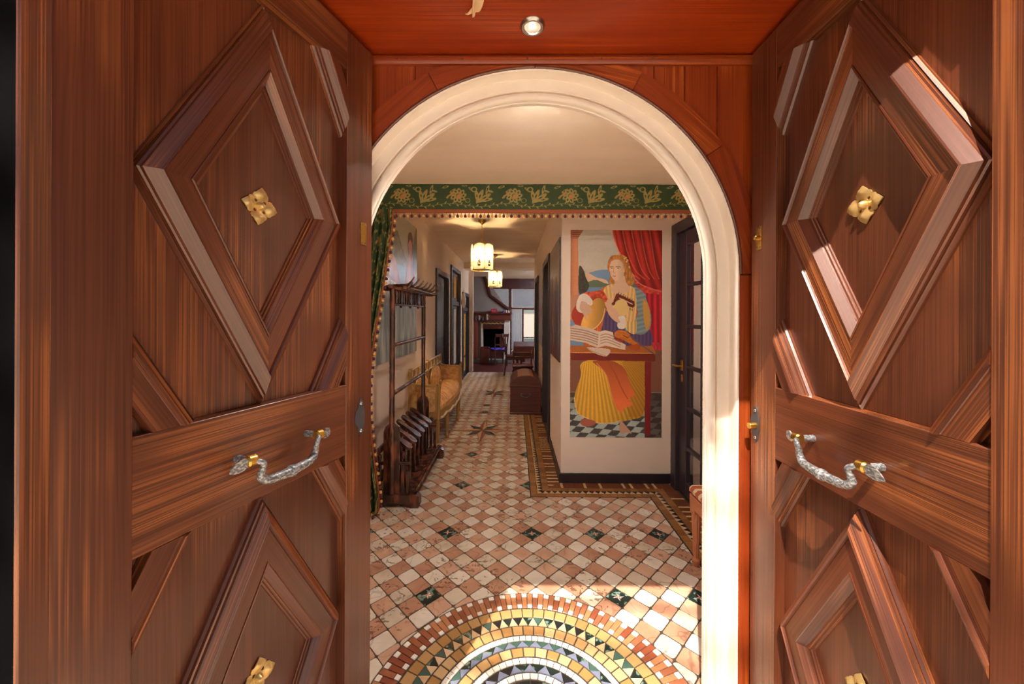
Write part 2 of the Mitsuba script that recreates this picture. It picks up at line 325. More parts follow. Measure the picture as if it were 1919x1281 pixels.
# baseboards
def baseboard(name, m, label): struct(name, m, 'dark_paint2', label, 'baseboard')
baseboard('baseboard_mural', cat(box(XR - 0.018, XH, YM - 0.018, YM, 0, 0.085, 0.003), box(XR - 0.018, XR, YM - 0.018, 4.40, 0, 0.085, 0.003)), 'dark blue black baseboard under the mural wall')
baseboard('baseboard_left', box(XL, XL + 0.016, 1.5, 5.66, 0, 0.085, 0.003), 'dark baseboard along the left corridor wall')
baseboard('baseboard_right', box(XR - 0.016, XR, 5.32, 6.54, 0, 0.085, 0.003), 'dark baseboard on the right corridor wall behind the chest')

# ------------------------------------------------------------------ the two door leaves
LW = 0.765
def leaf(side):
    if side == 'left':
        P, D = np.array([-0.500, 1.31, 0.0]), np.array([0.2903, 0.9569, 0.0]); N = np.array([0.9569, -0.2903, 0.0])
        k = thing('door_1', 'left brown wooden door leaf with diamond mouldings and iron pull handle', 'door', kind='structure')
    else:
        P, D = np.array([0.817, 1.31, 0.0]), np.array([0.0070, 0.99998, 0.0]); N = np.array([-0.99998, 0.0070, 0.0])
        k = thing('door_2', 'right brown wooden door leaf dappled by sunlight with diamond mouldings', 'door', kind='structure')
    U, Z = -D, np.array([0, 0, 1.0])
    def L(mesh): return place(mesh, P, U, N, Z)                 # local: u, height above the stile face, z
    def dirn(a, b): v = np.array([b[0] - a[0], b[1] - a[1]]); return U * v[0] + Z * v[1]
    def bd(name, u0, u1, z0, z1, axis, h0=-0.050, h1=0.0, parent=k): return wobj(name, L(box(u0, u1, h0, h1, z0, z1, 0.0012)), 'leaf', Z if axis == 'z' else U, parent)
    S0, S1, R0, R1, T0, B1 = 0.122, 0.662, 1.050, 1.273, 2.275, 0.085
    bd('stile', 0.0, S0, 0.012, 2.40, 'z'); bd('stile', S1, LW, 0.012, 2.40, 'z', h1=0.003)
    bd('rail', S0, S1, T0, 2.40, 'u', h1=0.0); bd('rail', S0, S1, R0, R1, 'u', h1=0.0); bd('rail', S0, S1, 0.012, B1, 'u', h1=0.0)
    def strip(A, B, C, prof, name):
        """one mitred side of a frame: profile of (t, h), t = 1 on the line A B and 0 in C"""
        A, B, C = map(lambda q: np.array(q, float), (A, B, C)); v = []
        for E_ in (A, B):
            for t, h in prof: q = C + (E_ - C) * t; v.append((q[0], h - 0.012, q[1]))
        m = len(prof); f = []
        for j in range(m):
            j2 = (j + 1) % m
            f += [[j, j2, m + j2], [j, m + j2, m + j]]
        pv, pf = trimesh.creation.triangulate_polygon(sg.Polygon(prof)); pid = [int(np.argmin([abs(t - a) + abs(h - b) for t, h in prof])) for a, b in pv]
        me = TM(v, f)
        n = np.cross(me.vertices[f[0][1]] - me.vertices[f[0][0]], me.vertices[f[0][2]] - me.vertices[f[0][0]])
        out = (A + B) / 2 - C
        if (n[0] * out[0] + n[2] * out[1]) < 0: me = TM(me.vertices, np.asarray(me.faces)[:, ::-1])
        caps = [[pid[i] for i in t] for t in pf]; caps = caps + [[m + i for i in t[::-1]] for t in caps]
        me = cat(me, TM(v, caps), TM(v, np.array(caps)[:, ::-1]))
        return wobj(name, L(me), 'leaf', dirn(A, B), k)
    OUT = [(1.0, -0.03), (1.0, -0.012), (0.985, -0.006), (0.975, -0.009), (0.970, -0.002), (0.955, 0.000), (0.950, 0.006), (0.875, 0.022), (0.862, 0.024), (0.852, 0.020), (0.845, 0.015), (0.845, -0.03)]
    MID = [(0.845, -0.03), (0.845, 0.0135), (0.840, 0.0150), (0.668, 0.0150), (0.664, 0.0135), (0.664, -0.03)]
    INN = [(0.664, -0.03), (0.664, 0.017), (0.652, 0.018), (0.590, 0.000), (0.585, -0.005), (0.568, -0.006), (0.563, -0.011), (0.548, -0.012), (0.543, -0.018), (0.543, -0.03)]
    for (z0, z1, zc, hh) in ((R1, T0, 1.772, 0.500), (B1, R0, 0.562, 0.482)):
        uc, hw = 0.394, 0.264
        for a, b in ((S0, S1),): bd('panel_board', a, b, z0, z1, 'z', -0.050, -0.032)
        q = [(uc - hw, zc), (uc, zc + hh), (uc + hw, zc), (uc, zc - hh)]
        for i in range(4):
            A, B = q[i], q[(i + 1) % 4]
            strip(A, B, (uc, zc), OUT, 'outer_moulding'); strip(A, B, (uc, zc), MID, 'diamond_frame'); strip(A, B, (uc, zc), INN, 'inner_moulding')
        t = 0.555
        wobj('center_panel', L(place(extrude([(uc - hw * t, zc), (uc, zc - hh * t), (uc + hw * t, zc), (uc, zc + hh * t)], 0.02), (0, -0.028, 0), (1, 0, 0), (0, 0, 1), (0, -1, 0))), 'leaf', Z, k)
        for su in (-1, 1):
            for sz in (-1, 1):
                K = (S0 if su < 0 else S1, z0 if sz < 0 else z1)
                du, dz = 0.118, 0.214
                A, B = (K[0] - su * du, K[1]), (K[0], K[1] - sz * dz)
                strip(A, B, K, [(1.0, -0.03), (1.0, -0.012), (0.965, -0.006), (0.945, -0.009), (0.93, -0.002), (0.90, 0.0), (0.885, 0.006), (0.73, 0.021), (0.69, 0.022), (0.67, 0.014), (0.66, 0.0125), (0.27, 0.0125), (0.255, 0.0), (0.24, -0.004), (0.24, -0.03)], 'corner_moulding')
                A, B = (K[0] - su * du * 0.25, K[1]), (K[0], K[1] - sz * dz * 0.25)
                pts = sg.Polygon([A, B, K])
                wobj('corner_block', L(place(extrude(pts, 0.02), (0, -0.024, 0), (1, 0, 0), (0, 0, 1), (0, -1, 0))), 'leaf', Z, k)
    # iron pull handle
    hu = lambda q_: [(0.373 + (u_ - 0.355) * 0.84, n_, z_ + 0.015) for u_, n_, z_ in q_]
    h = obj('handle', L(tube(spline(hu([(0.238, 0.034, 1.150), (0.247, 0.050, 1.149), (0.262, 0.058, 1.140), (0.263, 0.054, 1.126), (0.262, 0.050, 1.108), (0.280, 0.052, 1.095), (0.315, 0.054, 1.092), (0.355, 0.055, 1.091),
                                   (0.395, 0.054, 1.092), (0.430, 0.052, 1.095), (0.448, 0.050, 1.108), (0.447, 0.054, 1.126), (0.448, 0.058, 1.140), (0.463, 0.050, 1.149), (0.472, 0.034, 1.150)]), 6),
                             np.interp(np.linspace(0, 1, 85), [0, 0.2, 0.32, 0.5, 0.68, 0.8, 1], [0.0060, 0.0070, 0.0098, 0.0118, 0.0098, 0.0070, 0.0060]), 10)), 'worn_iron', k, 40)
    labels[h] = {'label': 'hammered grey iron pull handle with brass collars'}
    obj('grip_ring', L(tube([(0.364, 0.055, 1.106), (0.367, 0.055, 1.106), (0.377, 0.055, 1.106), (0.380, 0.055, 1.106)], [0.011, 0.0145, 0.0145, 0.011], 12)), 'worn_iron', h, 40)
    for s, uc in ((-1, 0.276), (1, 0.470)):
        obj('post', L(tube([(uc, -0.002, 1.165), (uc, 0.030, 1.165), (uc, 0.040, 1.165)], [0.009, 0.008, 0.006], 12)), 'worn_iron', h, 40)
        obj('collar', L(tube([(uc - 0.012, 0.043, 1.166), (uc - 0.008, 0.043, 1.166), (uc + 0.008, 0.043, 1.166), (uc + 0.012, 0.043, 1.166)], [0.010, 0.0135, 0.0135, 0.010], 14)), 'brass', h, 40)
        tip = sg.Polygon(spline([(0, 0.007), (0.012, 0.017), (0.028, 0.010), (0.037, -0.008), (0.024, -0.014), (0.010, -0.013), (0, -0.006)], 4, True)[:, :2])
        me = place(extrude(tip, 0.004), (uc + s * 0.010, 0.046, 1.162), (s * 0.95, -0.2, 0), (0, 0.25, 1), (0.2 * s, 0.95, 0))
        obj('leaf_tip', L(me), 'worn_iron', h, 40)
    # brass four-petal plaques in the centres of the diamonds
    for zc in (1.766, 0.588):
        petals = []
        for i in range(4):
            a = math.pi / 4 * 0 + i * math.pi / 2 + 0.10
            pt = np.array([(0.0, -0.001), (0.020, -0.0190), (0.025, -0.0215), (0.031, -0.0195), (0.034, -0.0145), (0.039, -0.011), (0.049, 0.0), (0.039, 0.011), (0.034, 0.0145), (0.031, 0.0195), (0.025, 0.0215), (0.020, 0.0190), (0.0, 0.001)]) * 0.95
            c, s_ = math.cos(a), math.sin(a)
            petals.append(sg.Polygon(np.stack([pt[:, 0] * c - pt[:, 1] * s_, pt[:, 0] * s_ + pt[:, 1] * c], 1)).buffer(0.0008))
        pl = shapely.union_all(petals + [sg.Point(0, 0).buffer(0.014)])
        for i in range(4):
            a = math.pi / 4 + i * math.pi / 2 + 0.10
            pl = pl.difference(sg.Point(0.017 * math.cos(a), 0.017 * math.sin(a)).buffer(0.0042, 6))
        m = extrude(pl.segmentize(0.005), 0.0025)
        m = m.subdivide_to_size(0.006)
        rr = np.hypot(m.vertices[:, 0], m.vertices[:, 1])
        an = np.arctan2(m.vertices[:, 1], m.vertices[:, 0]) - 0.10
        m.vertices[:, 2] += 0.009 * np.exp(-(((rr - 0.030) / 0.013) ** 2)) * np.cos(2 * an) ** 2 * 0.9
        p_ = obj('flower_plaque', L(place(m, (0.396, -0.028, zc), (1, 0, 0), (0, 0, 1), (0, 1, 0))), 'old_brass', k, 50)
        labels[p_] = {'label': 'brass plaque of four petals in the middle of a diamond'}
        obj('knob', L(place(lathe([(0.0, 0.016), (0.004, 0.0155), (0.008, 0.011), (0.010, 0.004), (0.010, 0.0)][::-1], 16), (0.396, -0.0265, zc), (1, 0, 0), (0, 0, 1), (0, 1, 0))), 'old_brass', p_, 40)
    # lock plate and the small brass plate on the outer stile
    sc = spline([(0, 0.062), (0.010, 0.050), (0.013, 0.036), (0.024, 0.018), (0.026, 0.0), (0.024, -0.016), (0.013, -0.032), (0.010, -0.050), (0, -0.058), (-0.010, -0.050), (-0.013, -0.032), (-0.018, -0.016), (-0.018, 0.018), (-0.013, 0.036), (-0.010, 0.050)], 4, True)
    uL, zL = (0.055, 1.152) if side == 'left' else (0.028, 1.130)
    pl = obj('lock_plate', L(place(extrude(sc, 0.004), (uL, -0.001, zL), (1 if side == 'left' else -1, 0, 0), (0, 0, 1), (0, 1, 0))), 'iron', k)
    labels[pl] = {'label': 'dark scalloped iron lock plate on the stile'}
    for z in (-0.044, 0.047): obj('rivet', L(place(lathe([(0.006, 0.0), (0.005, 0.003), (0, 0.005)], 10), (uL, 0.003, zL + z), (1, 0, 0), (0, 0, 1), (0, 1, 0))), 'steel', pl, 50)
    if side == 'right':
        obj('cylinder', L(place(lathe([(0, 0.022), (0.010, 0.022), (0.012, 0.019), (0.012, 0.0)][::-1], 18), (uL, 0.003, zL - 0.004), (1, 0, 0), (0, 0, 1), (0, 1, 0))), 'brass', pl, 40)
    uB, zB, bh = (0.044, 1.767, 0.034) if side == 'left' else (0.041, 1.757, 0.036)
    bp = obj('brass_plate', L(place(extrude(sg.box(-0.011, -bh, 0.011, bh).buffer(0.003), 0.0025), (uB, -0.0005, zB), (1, 0, 0), (0, 0, 1), (0, 1, 0))), 'brass', k)
    labels[bp] = {'label': 'small upright brass plate on the stile'}
    for a in (-1, 1):
        for b in (-1, 1):
            obj('screw', L(place(lathe([(0.0022, 0.0), (0.0018, 0.0012), (0, 0.0014)], 8), (uB + a * 0.0075, 0.0018, zB + b * (bh - 0.005)), (1, 0, 0), (0, 0, 1), (0, 1, 0))), 'iron', bp)
    if side == 'right':
        obj('cylinder', L(place(lathe([(0, 0.012), (0.006, 0.014), (0.009, 0.012), (0.0105, 0.004), (0.0105, 0.0)][::-1], 18), (uB, 0.0015, zB), (1, 0, 0), (0, 0, 1), (0, 1, 0))), 'brass', bp, 40)
leaf('left'); leaf('right')

# ------------------------------------------------------------------ floor: mortar bed, tiles, medallion, borders, compass stars
FL = 'floor'
struct(FL, box(-1.35, 1.55, 0.55, YE, -0.06, -0.0035), 'grout', 'tumbled stone tile floor with round medallion, borders and compass stars', 'floor')
rng = random.Random(7)
DG = 0.0962 * 1.5                           # diagonal pitch of the tiles
TX0, TY0 = 0.0816 * 1.5, 1.7218 * 1.5       # a star tile's centre
MC, MR = (0.070, 1.360), 0.667
BIN, BW = 0.134, 3.095                      # inner edge of the border: along the corridor, along the mural wall
field = sg.Polygon([(-1.19, 0.60), (1.113, 0.60), (1.113, BW), (BIN, BW), (BIN, YE - 0.01), (-1.19, YE - 0.01)])
field = field.difference(sg.Point(*MC).buffer(MR + 0.004, 48))
STARS = [(-0.413, 4.86, 0.40, 0.47), (-0.388, 7.15, 0.40, 0.47)]
def star_outline(cx, cy, rx, ry):
    pts = []
    for i in range(16):
        a = i * math.pi / 8
        r = {0: 1.0, 2: 0.66}.get(i % 4, 0.31) if i % 2 == 0 else 0.31
        pts.append((cx + r * rx * math.cos(a), cy + r * ry * math.sin(a)))
    return sg.Polygon(pts)
for s in STARS: field = field.difference(star_outline(*s).buffer(0.004))
def tile_square(cx, cy, half, rad):
    d = half
    return affinity.translate(sg.Polygon([(d, 0), (0, d), (-d, 0), (0, -d)]).buffer(-rad).buffer(rad, 2), cx, cy)
def tile_mesh(poly, z=0.0, bev=0.0025, depth=0.008, seed=None):
    """a stone with a bevelled rim, for convex outlines; others are extruded"""
    ext = np.array(poly.exterior.coords)[:-1]
    if poly.convex_hull.area > poly.area * 1.002 or len(ext) > 40:
        m = extrude(poly.simplify(0.0008), depth, z - depth); return m
    if not poly.exterior.is_ccw: ext = ext[::-1]
    c = ext.mean(0); d = ext - c; L = np.maximum(np.hypot(d[:, 0], d[:, 1]), 1e-9)[:, None]
    top = c + d * np.maximum(1 - bev / L, 0.3); n = len(ext)
    v = np.vstack([[[c[0], c[1], z]], np.c_[top, np.full(n, z)], np.c_[ext, np.full(n, z - bev * 0.8)], np.c_[ext, np.full(n, z - depth)]])
    f = []
    for i in range(n):
        j = (i + 1) % n
        f += [[0, 1 + i, 1 + j], [1 + i, 1 + n + i, 1 + n + j], [1 + i, 1 + n + j, 1 + j], [1 + n + i, 1 + 2 * n + i, 1 + 2 * n + j], [1 + n + i, 1 + 2 * n + j, 1 + n + j]]
    return TM(v, f)
STAR_TILES = [(-8, 0), (-4, 0), (0, 0), (3, 0), (6, 0), (-8, -4), (-4, -4), (3, -4), (6, -4), (-4, 5), (0, 5), (-4, 10), (0, 10), (-4, 25), (-4, 22)]
tiles = {'white': [], 'pink': []}
star_tiles = []
for j in range(-16, 56):
    for i in range(-20, 16):
        for kind, o in (('white', 0.0), ('pink', 0.5)):
            cx, cy = TX0 + (i + o) * DG, TY0 + (j + o) * DG
            if not (-1.35 < cx < 1.3 and 0.5 < cy < YE + 0.1): continue
            star = kind == 'white' and (i, j) in STAR_TILES
            sq = tile_square(cx, cy, DG / 2 - (0.0026 if star else rng.uniform(0.0032, 0.0046)), 0.0 if star else rng.uniform(0.010, 0.017) if kind == 'white' else rng.uniform(0.003, 0.009))
            if star: sq = affinity.translate(sg.Polygon([(DG / 2 - 0.003, 0), (0, DG / 2 - 0.003), (-DG / 2 + 0.003, 0), (0, -DG / 2 + 0.003)]), cx, cy)
            if not field.intersects(sq): continue
            p = sq if field.contains(sq) else sq.intersection(field)
            for g in getattr(p, 'geoms', [p]):
                if g.geom_type != 'Polygon' or g.area < 2e-4: continue
                if star: star_tiles.append((cx, cy, g)); continue
                # how large it shows: hidden behind the door leaves counts as small
                px = 965 + 706 * cx / cy
                vis = (-1.05 + 0 < cx) and 690 < px < 1330 and cy > 1.5
                tiles[kind].append(((0 if vis else 100) + cy, g))
for kind in ('white', 'pink'):
    rest, restuv = [], []
    for n_, (_, g) in enumerate(sorted(tiles[kind], key=lambda t: t[0])):
        m = tile_mesh(g, rng.uniform(-0.0006, 0.0006), 0.0022)
        if n_ < 280: obj(kind + '_tile', m, f"tile_{kind}{'2' if rng.random() < 0.45 else ''}", FL)
        else: rest.append(m)
    kk = obj(kind + '_tile_field', cat(*rest), 'tile_' + kind, FL); labels[kk] = {'kind': 'stuff'}
for cx, cy, g in star_tiles:
    kk = obj('star_tile', tile_mesh(g, 0.0, 0.001), 'green_marble', FL)
    if g.area > 0.008:
        four = [(r * math.cos(a), r * math.sin(a)) for i in range(8) for r, a in [((0.031 if i % 2 == 0 else 0.0085), i * math.pi / 4 + 0.12)]]
        obj('star_inlay', place(extrude(four, 0.0012), (cx, cy, -0.0005), (1, 0, 0), (0, 1, 0), (0, 0, 1)), 'star_pale', kk)
        tri = cat(*[extrude([(0, 0), (0.030 * math.cos(a), 0.030 * math.sin(a)), (0.0085 * math.cos(a + math.pi / 4), 0.0085 * math.sin(a + math.pi / 4))], 0.0015) for a in [0.12 + i * math.pi / 2 for i in range(4)]])
        tri.apply_translation((cx, cy, -0.0005)); obj('star_inlay', tri, 'star_red', kk)
# compass stars
for (cx, cy, rx, ry) in STARS:
    for i in range(8):
        a = i * math.pi / 4; r = 1.0 if i % 2 == 0 else 0.66
        tip = (cx + r * rx * math.cos(a), cy + r * ry * math.sin(a))
        for s in (-1, 1):
            b = a + s * math.pi / 8
            base = (cx + 0.31 * rx * math.cos(b), cy + 0.31 * ry * math.sin(b))
            inner = (cx, cy) if i % 2 == 0 else (cx + 0.30 * 0.9 * rx * math.cos(a), cy + 0.30 * 0.9 * ry * math.sin(a))
            pl = sg.Polygon([inner, tip, base]).buffer(-0.0012)
            if pl.is_empty: continue
            c = ('star_red' if s > 0 else 'star_sand') if i % 2 == 0 else 'green_stone'
            obj('star_point', extrude(pl, 0.006, -0.006), 'black_stone' if (i % 2 and s > 0) else c, FL)
# medallion
def sector(r0, r1, a0, a1, gap=0.0016, n=3):
    g0, g1 = gap / r0, gap / r1
    o = [(MC[0] + (r1 - gap) * math.cos(t), MC[1] + (r1 - gap) * math.sin(t)) for t in np.linspace(a0 + g1, a1 - g1, n)]
    i_ = [(MC[0] + (r0 + gap) * math.cos(t), MC[1] + (r0 + gap) * math.sin(t)) for t in np.linspace(a1 - g0, a0 + g0, n if r1 - r0 < 0.03 else 2)]
    return sg.Polygon(o + i_)
def tri_sector(r0, r1, a0, a1, inward):
    """a stone triangle: base on one circle, tip on the other"""
    am = (a0 + a1) / 2; rb, rt = (r1 - 0.002, r0 + 0.002) if inward else (r0 + 0.002, r1 - 0.002)
    g = 0.003 / rb
    return sg.Polygon([(MC[0] + rb * math.cos(a0 + g), MC[1] + rb * math.sin(a0 + g)), (MC[0] + rb * math.cos(am), MC[1] + rb * math.sin(am)), (MC[0] + rb * math.cos(a1 - g), MC[1] + rb * math.sin(a1 - g)), (MC[0] + rt * math.cos(am), MC[1] + rt * math.sin(am))])
def stone(name, poly, m):
    obj(name, tile_mesh(poly, rng.uniform(-0.0004, 0.0004), 0.0016), m, FL)
n = 140
for i in range(n):
    a0, a1 = 2 * math.pi * i / n, 2 * math.pi * (i + 1) / n
    br = rng.choice(['brick1', 'brick2', 'brick3'])
    if i % 2: stone('white_cube', sector(0.640, 0.666, a0, a1), 'cube'); stone('terracotta_brick', sector(0.567, 0.640, a0, a1), br)
    else: stone('terracotta_brick', sector(0.592, 0.666, a0, a1), br); stone('white_cube', sector(0.567, 0.592, a0, a1), 'cube')
def ring_of(name, n, r0, r1, mats, gap=0.0024):
    for i in range(n): stone(name, sector(r0, r1, 2 * math.pi * i / n, 2 * math.pi * (i + 1) / n, gap, 4), rng.choice(mats))
def ring_tri(n, r0, r1, m_in, m_out, names):
    for i in range(n):
        a0, a1 = 2 * math.pi * i / n, 2 * math.pi * (i + 1) / n; h = (a1 - a0) / 2
        stone(names[0], tri_sector(r0, r1, a0, a1, True), rng.choice(m_in)); stone(names[1], tri_sector(r0, r1, a0 + h, a1 + h, False), rng.choice(m_out))
ring_of('gold_block', 62, 0.508, 0.562, ['gold1', 'gold2', 'gold1'])
ring_tri(62, 0.459, 0.508, ['green_marble', 'green_marble', 'green_stone', 'black_stone'], ['sand1', 'sand2'], ('dark_triangle', 'sand_triangle'))
ring_of('gold_block', 54, 0.405, 0.457, ['gold1', 'gold3', 'gold2'], 0.003)
ring_of('white_cube', 86, 0.375, 0.401, ['cube'], 0.0014)
ring_tri(38, 0.341, 0.375, ['green_marble', 'green_stone'], ['blue_stone'], ('dark_triangle', 'blue_triangle'))
ring_of('gold_block', 38, 0.294, 0.340, ['gold1', 'gold3', 'gold2'], 0.003)
ring_of('white_cube', 58, 0.262, 0.289, ['cube'], 0.0016)
ring_tri(24, 0.222, 0.260, ['green_marble', 'black_stone'], ['blue_stone'], ('dark_triangle', 'blue_triangle'))
ring_of('white_cube', 40, 0.192, 0.219, ['cube'], 0.0016)
for i in range(24): stone('center_wedge', sector(0.05, 0.188, 2 * math.pi * i / 24, 2 * math.pi * (i + 1) / 24, 0.0022), 'black_stone' if i % 2 else 'green_marble')
stone('center_disc', sg.Point(*MC).buffer(0.046, 8), 'gold1')
# borders: gold blocks, a row of triangles, gold blocks, brown and cream stripes against the wall
B0, B1_, B2, B3, B4 = 0.0, 0.060, 0.106, 0.162, 0.268
far_blocks, tri_dark, tri_light, str_b, str_c, far_str = [], [], [], [], [], []
nb = 0
def border(o, along, out, start, end, y_of):
    """o: corner of the inner edge, along and out: unit vectors; start and end (slope by offset, length): mitred at the corners"""
    global nb
    o, al, ou = np.array(o), np.array(along), np.array(out)
    def P(a, b): return o + al * a + ou * b
    area = sg.Polygon([P(start * 0, 0), P(end[1], 0), P(end[1] + end[0] * B4, B4), P(start * B4, B4)])
    def put(pl, near):
        pl = pl.intersection(area)
        return [g for g in getattr(pl, 'geoms', [pl]) if g.geom_type == 'Polygon' and g.area > 3e-5]
    def q(a0, a1, b0, b1, g=0.0012): return sg.Polygon([P(a0 + g, b0 + g), P(a1 - g, b0 + g), P(a1 - g, b1 - g), P(a0 + g, b1 - g)])
    lo, hi = min(0, start * B4), end[1] + max(0, end[0] * B4)
    for r0, r1 in ((B0 + 0.006, B1_), (B2, B3)):
        for i in range(int((hi - lo) / 0.066) + 1):
            a = lo + i * 0.066
            for g in put(q(a, a + 0.066, r0, r1), True):
                m = tile_mesh(shapely.geometry.polygon.orient(g), 0.0, 0.0012)
                if y_of(a) < 4.6 and nb < 296: obj('border_block', m, rng.choice(['bgold1', 'bgold2']), FL); nb += 1
                else: far_blocks.append(m)
    for i in range(int((hi - lo) / 0.052) + 1):
        a = lo + i * 0.052
        for g in put(sg.Polygon([P(a + 0.001, B1_ + 0.002), P(a + 0.051, B1_ + 0.002), P(a + 0.026, B2 - 0.002)]), 0): tri_light.append(extrude(g, 0.006, -0.006))
        for g in put(sg.Polygon([P(a + 0.027, B2 - 0.002), P(a + 0.077, B2 - 0.002), P(a + 0.052, B1_ + 0.002)]), 0): tri_dark.append(extrude(g, 0.006, -0.006))
    for i in range(int((hi - lo) / 0.0225) + 1):
        a = lo + i * 0.0225; pale = rng.random() < 0.75 and i % 3 == 0
        for g in put(q(a, a + 0.0225, B3, B4, 0.0008), 0): (str_c if pale else str_b).append(extrude(g, 0.006, -0.006))
border((BIN, 3.098), (0, 1), (1, 0), 1, (0, 6.58), lambda a: 3.095 + a)
border((BIN, 3.098), (1, 0), (0, 1), 1, (1, 0.984), lambda a: 3.1)
border((1.118, 3.098), (0, -1), (1, 0), -1, (0, 1.9), lambda a: 3.1 - a)
for nm, ms, m in (('border_block_row', far_blocks, 'bgold1'), ('border_triangle_dark', tri_dark, 'black_stone'), ('border_triangle_pale', tri_light, 'sand1'), ('border_stripe_brown', str_b, 'stripe_br'), ('border_stripe_cream', str_c, 'stripe_cr')):
    kk = obj(nm, cat(*ms), m, FL); labels[kk] = {'kind': 'stuff'}
obj('border_line', cat(box(BIN - 0.002, BIN + 0.005, 3.09, YE - 0.01, -0.006, -0.0002), box(BIN, 1.115, 3.090, 3.098, -0.006, -0.0002), box(1.112, 1.118, 1.4, 3.098, -0.006, -0.0002)), 'black_stone', FL)
struct('floor_room', box(-3.4, 3.4, YE, 13.0, -0.06, 0.0), 'darkred', 'dark red wooden floor of the fireplace room', 'floor')
struct('floor_dining', box(XR + 0.12, 3.4, 8.1, YE, -0.06, -0.001), 'darkred', 'dark red wooden floor of the dining room', 'floor')

# ------------------------------------------------------------------ flat pictures (colour per vertex of a fine grid)
class Picture:
    """a flat painted canvas: colours laid on a grid in its own picture coordinates"""
    def __init__(s, x0, y0, x1, y1, step, base):
        s.nx, s.ny = int((x1 - x0) / step) + 1, int((y1 - y0) / step) + 1
        s.X, s.Y = np.meshgrid(np.linspace(x0, x1, s.nx), np.linspace(y0, y1, s.ny)); s.ext = (x0, y0, x1, y1)
        s.C = np.ones(s.X.shape + (3,)) * np.array(base, float)
        s.P3 = np.stack([s.X, s.Y, 0 * s.X], -1)
    def put(s, m, c):
        m = np.clip(m, 0, 1)[..., None]; s.C = s.C * (1 - m) + np.asarray(c, float) * m
    def inside(s, pts):
        p = np.asarray(pts, float); m = np.zeros(s.X.shape, bool)
        x, y = s.X, s.Y
        for (xa, ya), (xb, yb) in zip(p, np.roll(p, -1, 0)):
            if ya == yb: continue
            cross = ((ya > y) != (yb > y)) & (x < (xb - xa) * (y - ya) / (yb - ya) + xa); m ^= cross
        return m
    def poly(s, pts, c, smooth=True, fold=None):
        """fold: a function of the picture coordinates that multiplies the colour"""
        p = spline(pts, 6, True) if smooth else pts
        m = s.inside(p)
        col = np.ones(s.C.shape) * np.array(c, float)
        if fold is not None: col = col * fold(s.X, s.Y)[..., None]
        s.C = np.where(m[..., None], np.clip(col, 0, 255), s.C); return m
    def line(s, pts, w, c, smooth=True, a=1.0):
        p = spline(pts, 6) if smooth and len(pts) > 2 else np.asarray(pts, float); d = np.full(s.X.shape, 1e9)
        for u, v in zip(p[:-1], p[1:]):
            e = v - u; t = np.clip(((s.X - u[0]) * e[0] + (s.Y - u[1]) * e[1]) / max(e @ e, 1e-9), 0, 1)
            d = np.minimum(d, np.hypot(s.X - u[0] - t * e[0], s.Y - u[1] - t * e[1]))
        s.put(a * np.clip(w / 2 + 0.5 - d, 0, 1), c)
    def blob(s, cx, cy, rx, ry, c, a=1.0, hard=0.3, rot=0.0):
        co, si = math.cos(rot), math.sin(rot); X, Y = s.X - cx, s.Y - cy
        r = np.hypot((X * co + Y * si) / rx, (-X * si + Y * co) / ry); s.put(a * np.clip((1 - r) / hard, 0, 1), c)
    def mesh(s, origin, ex, ey):
        """picture x along ex, picture y (downwards) along -ey; ex, ey: the whole width and height in metres"""
        x0, y0, x1, y1 = s.ext
        a, b = (s.X - x0) / (x1 - x0), (y1 - s.Y) / (y1 - y0)
        v = np.asarray(origin, float) + a.reshape(-1, 1) * np.asarray(ex, float) + b.reshape(-1, 1) * np.asarray(ey, float)
        i = (np.arange(s.ny - 1)[:, None] * s.nx + np.arange(s.nx - 1)).ravel()
        f = np.stack([i, i + s.nx, i + s.nx + 1, i + 1], 1)
        c = s.C.reshape(-1, 3) / 255.0; c = np.where(c <= 0.04045, c / 12.92, ((np.clip(c, 0, 1) + 0.055) / 1.055) ** 2.4)
        return TM(v, f), c
def streak(fx, fy, amp, seed=0):
    return lambda X, Y: 1 + amp * (meshkit.fbm(np.stack([X * fx, Y * fy, 0 * X + seed], -1), 3) - 0.5) * 2

# the mural of the lute player
p = Picture(1070, 431, 1242, 818.5, 0.62, (196, 192, 176))
p.C += 14 * (meshkit.fbm(p.P3 * 0.06, 3)[..., None] - 0.5)
p.put(np.clip((p.Y - 470) / 60, 0, 1) * (p.Y < 545) * 0.5, (214, 196, 168))
p.poly([(1094, 520), (1130, 505), (1180, 512), (1240, 520), (1240, 560), (1094, 560)], (112, 150, 186))
p.poly([(1094, 516), (1104, 512), (1120, 520), (1136, 524), (1138, 534), (1094, 536)], (222, 186, 150))
p.poly([(1094, 538), (1104, 528), (1118, 524), (1134, 530), (1150, 534), (1150, 540), (1094, 540)], (92, 112, 86))
p.poly([(1180, 530), (1205, 522), (1240, 530), (1240, 545), (1180, 545)], (80, 110, 110))
p.poly([(1070, 538), (1245, 538), (1245, 700), (1070, 700)], (102, 140, 176), False)
p.poly([(1086, 500), (1094, 505), (1099, 520), (1105, 535), (1098, 548), (1086, 548)], (56, 58, 48), True, streak(.3, .3, .3))
# column
p.poly([(1070, 440), (1084, 440), (1085, 552), (1070, 552)], (186, 116, 78), False, lambda X, Y: 1.15 - 0.5 * ((X - 1080) / 14) ** 2)
p.poly([(1070, 431), (1094, 431), (1088, 440), (1084, 446), (1070, 446)], (160, 92, 66), False, lambda X, Y: 0.9 + 0.25 * np.sin(Y * 1.7))
p.poly([(1070, 552), (1100, 552), (1100, 600), (1070, 600)], (190, 128, 96), False)
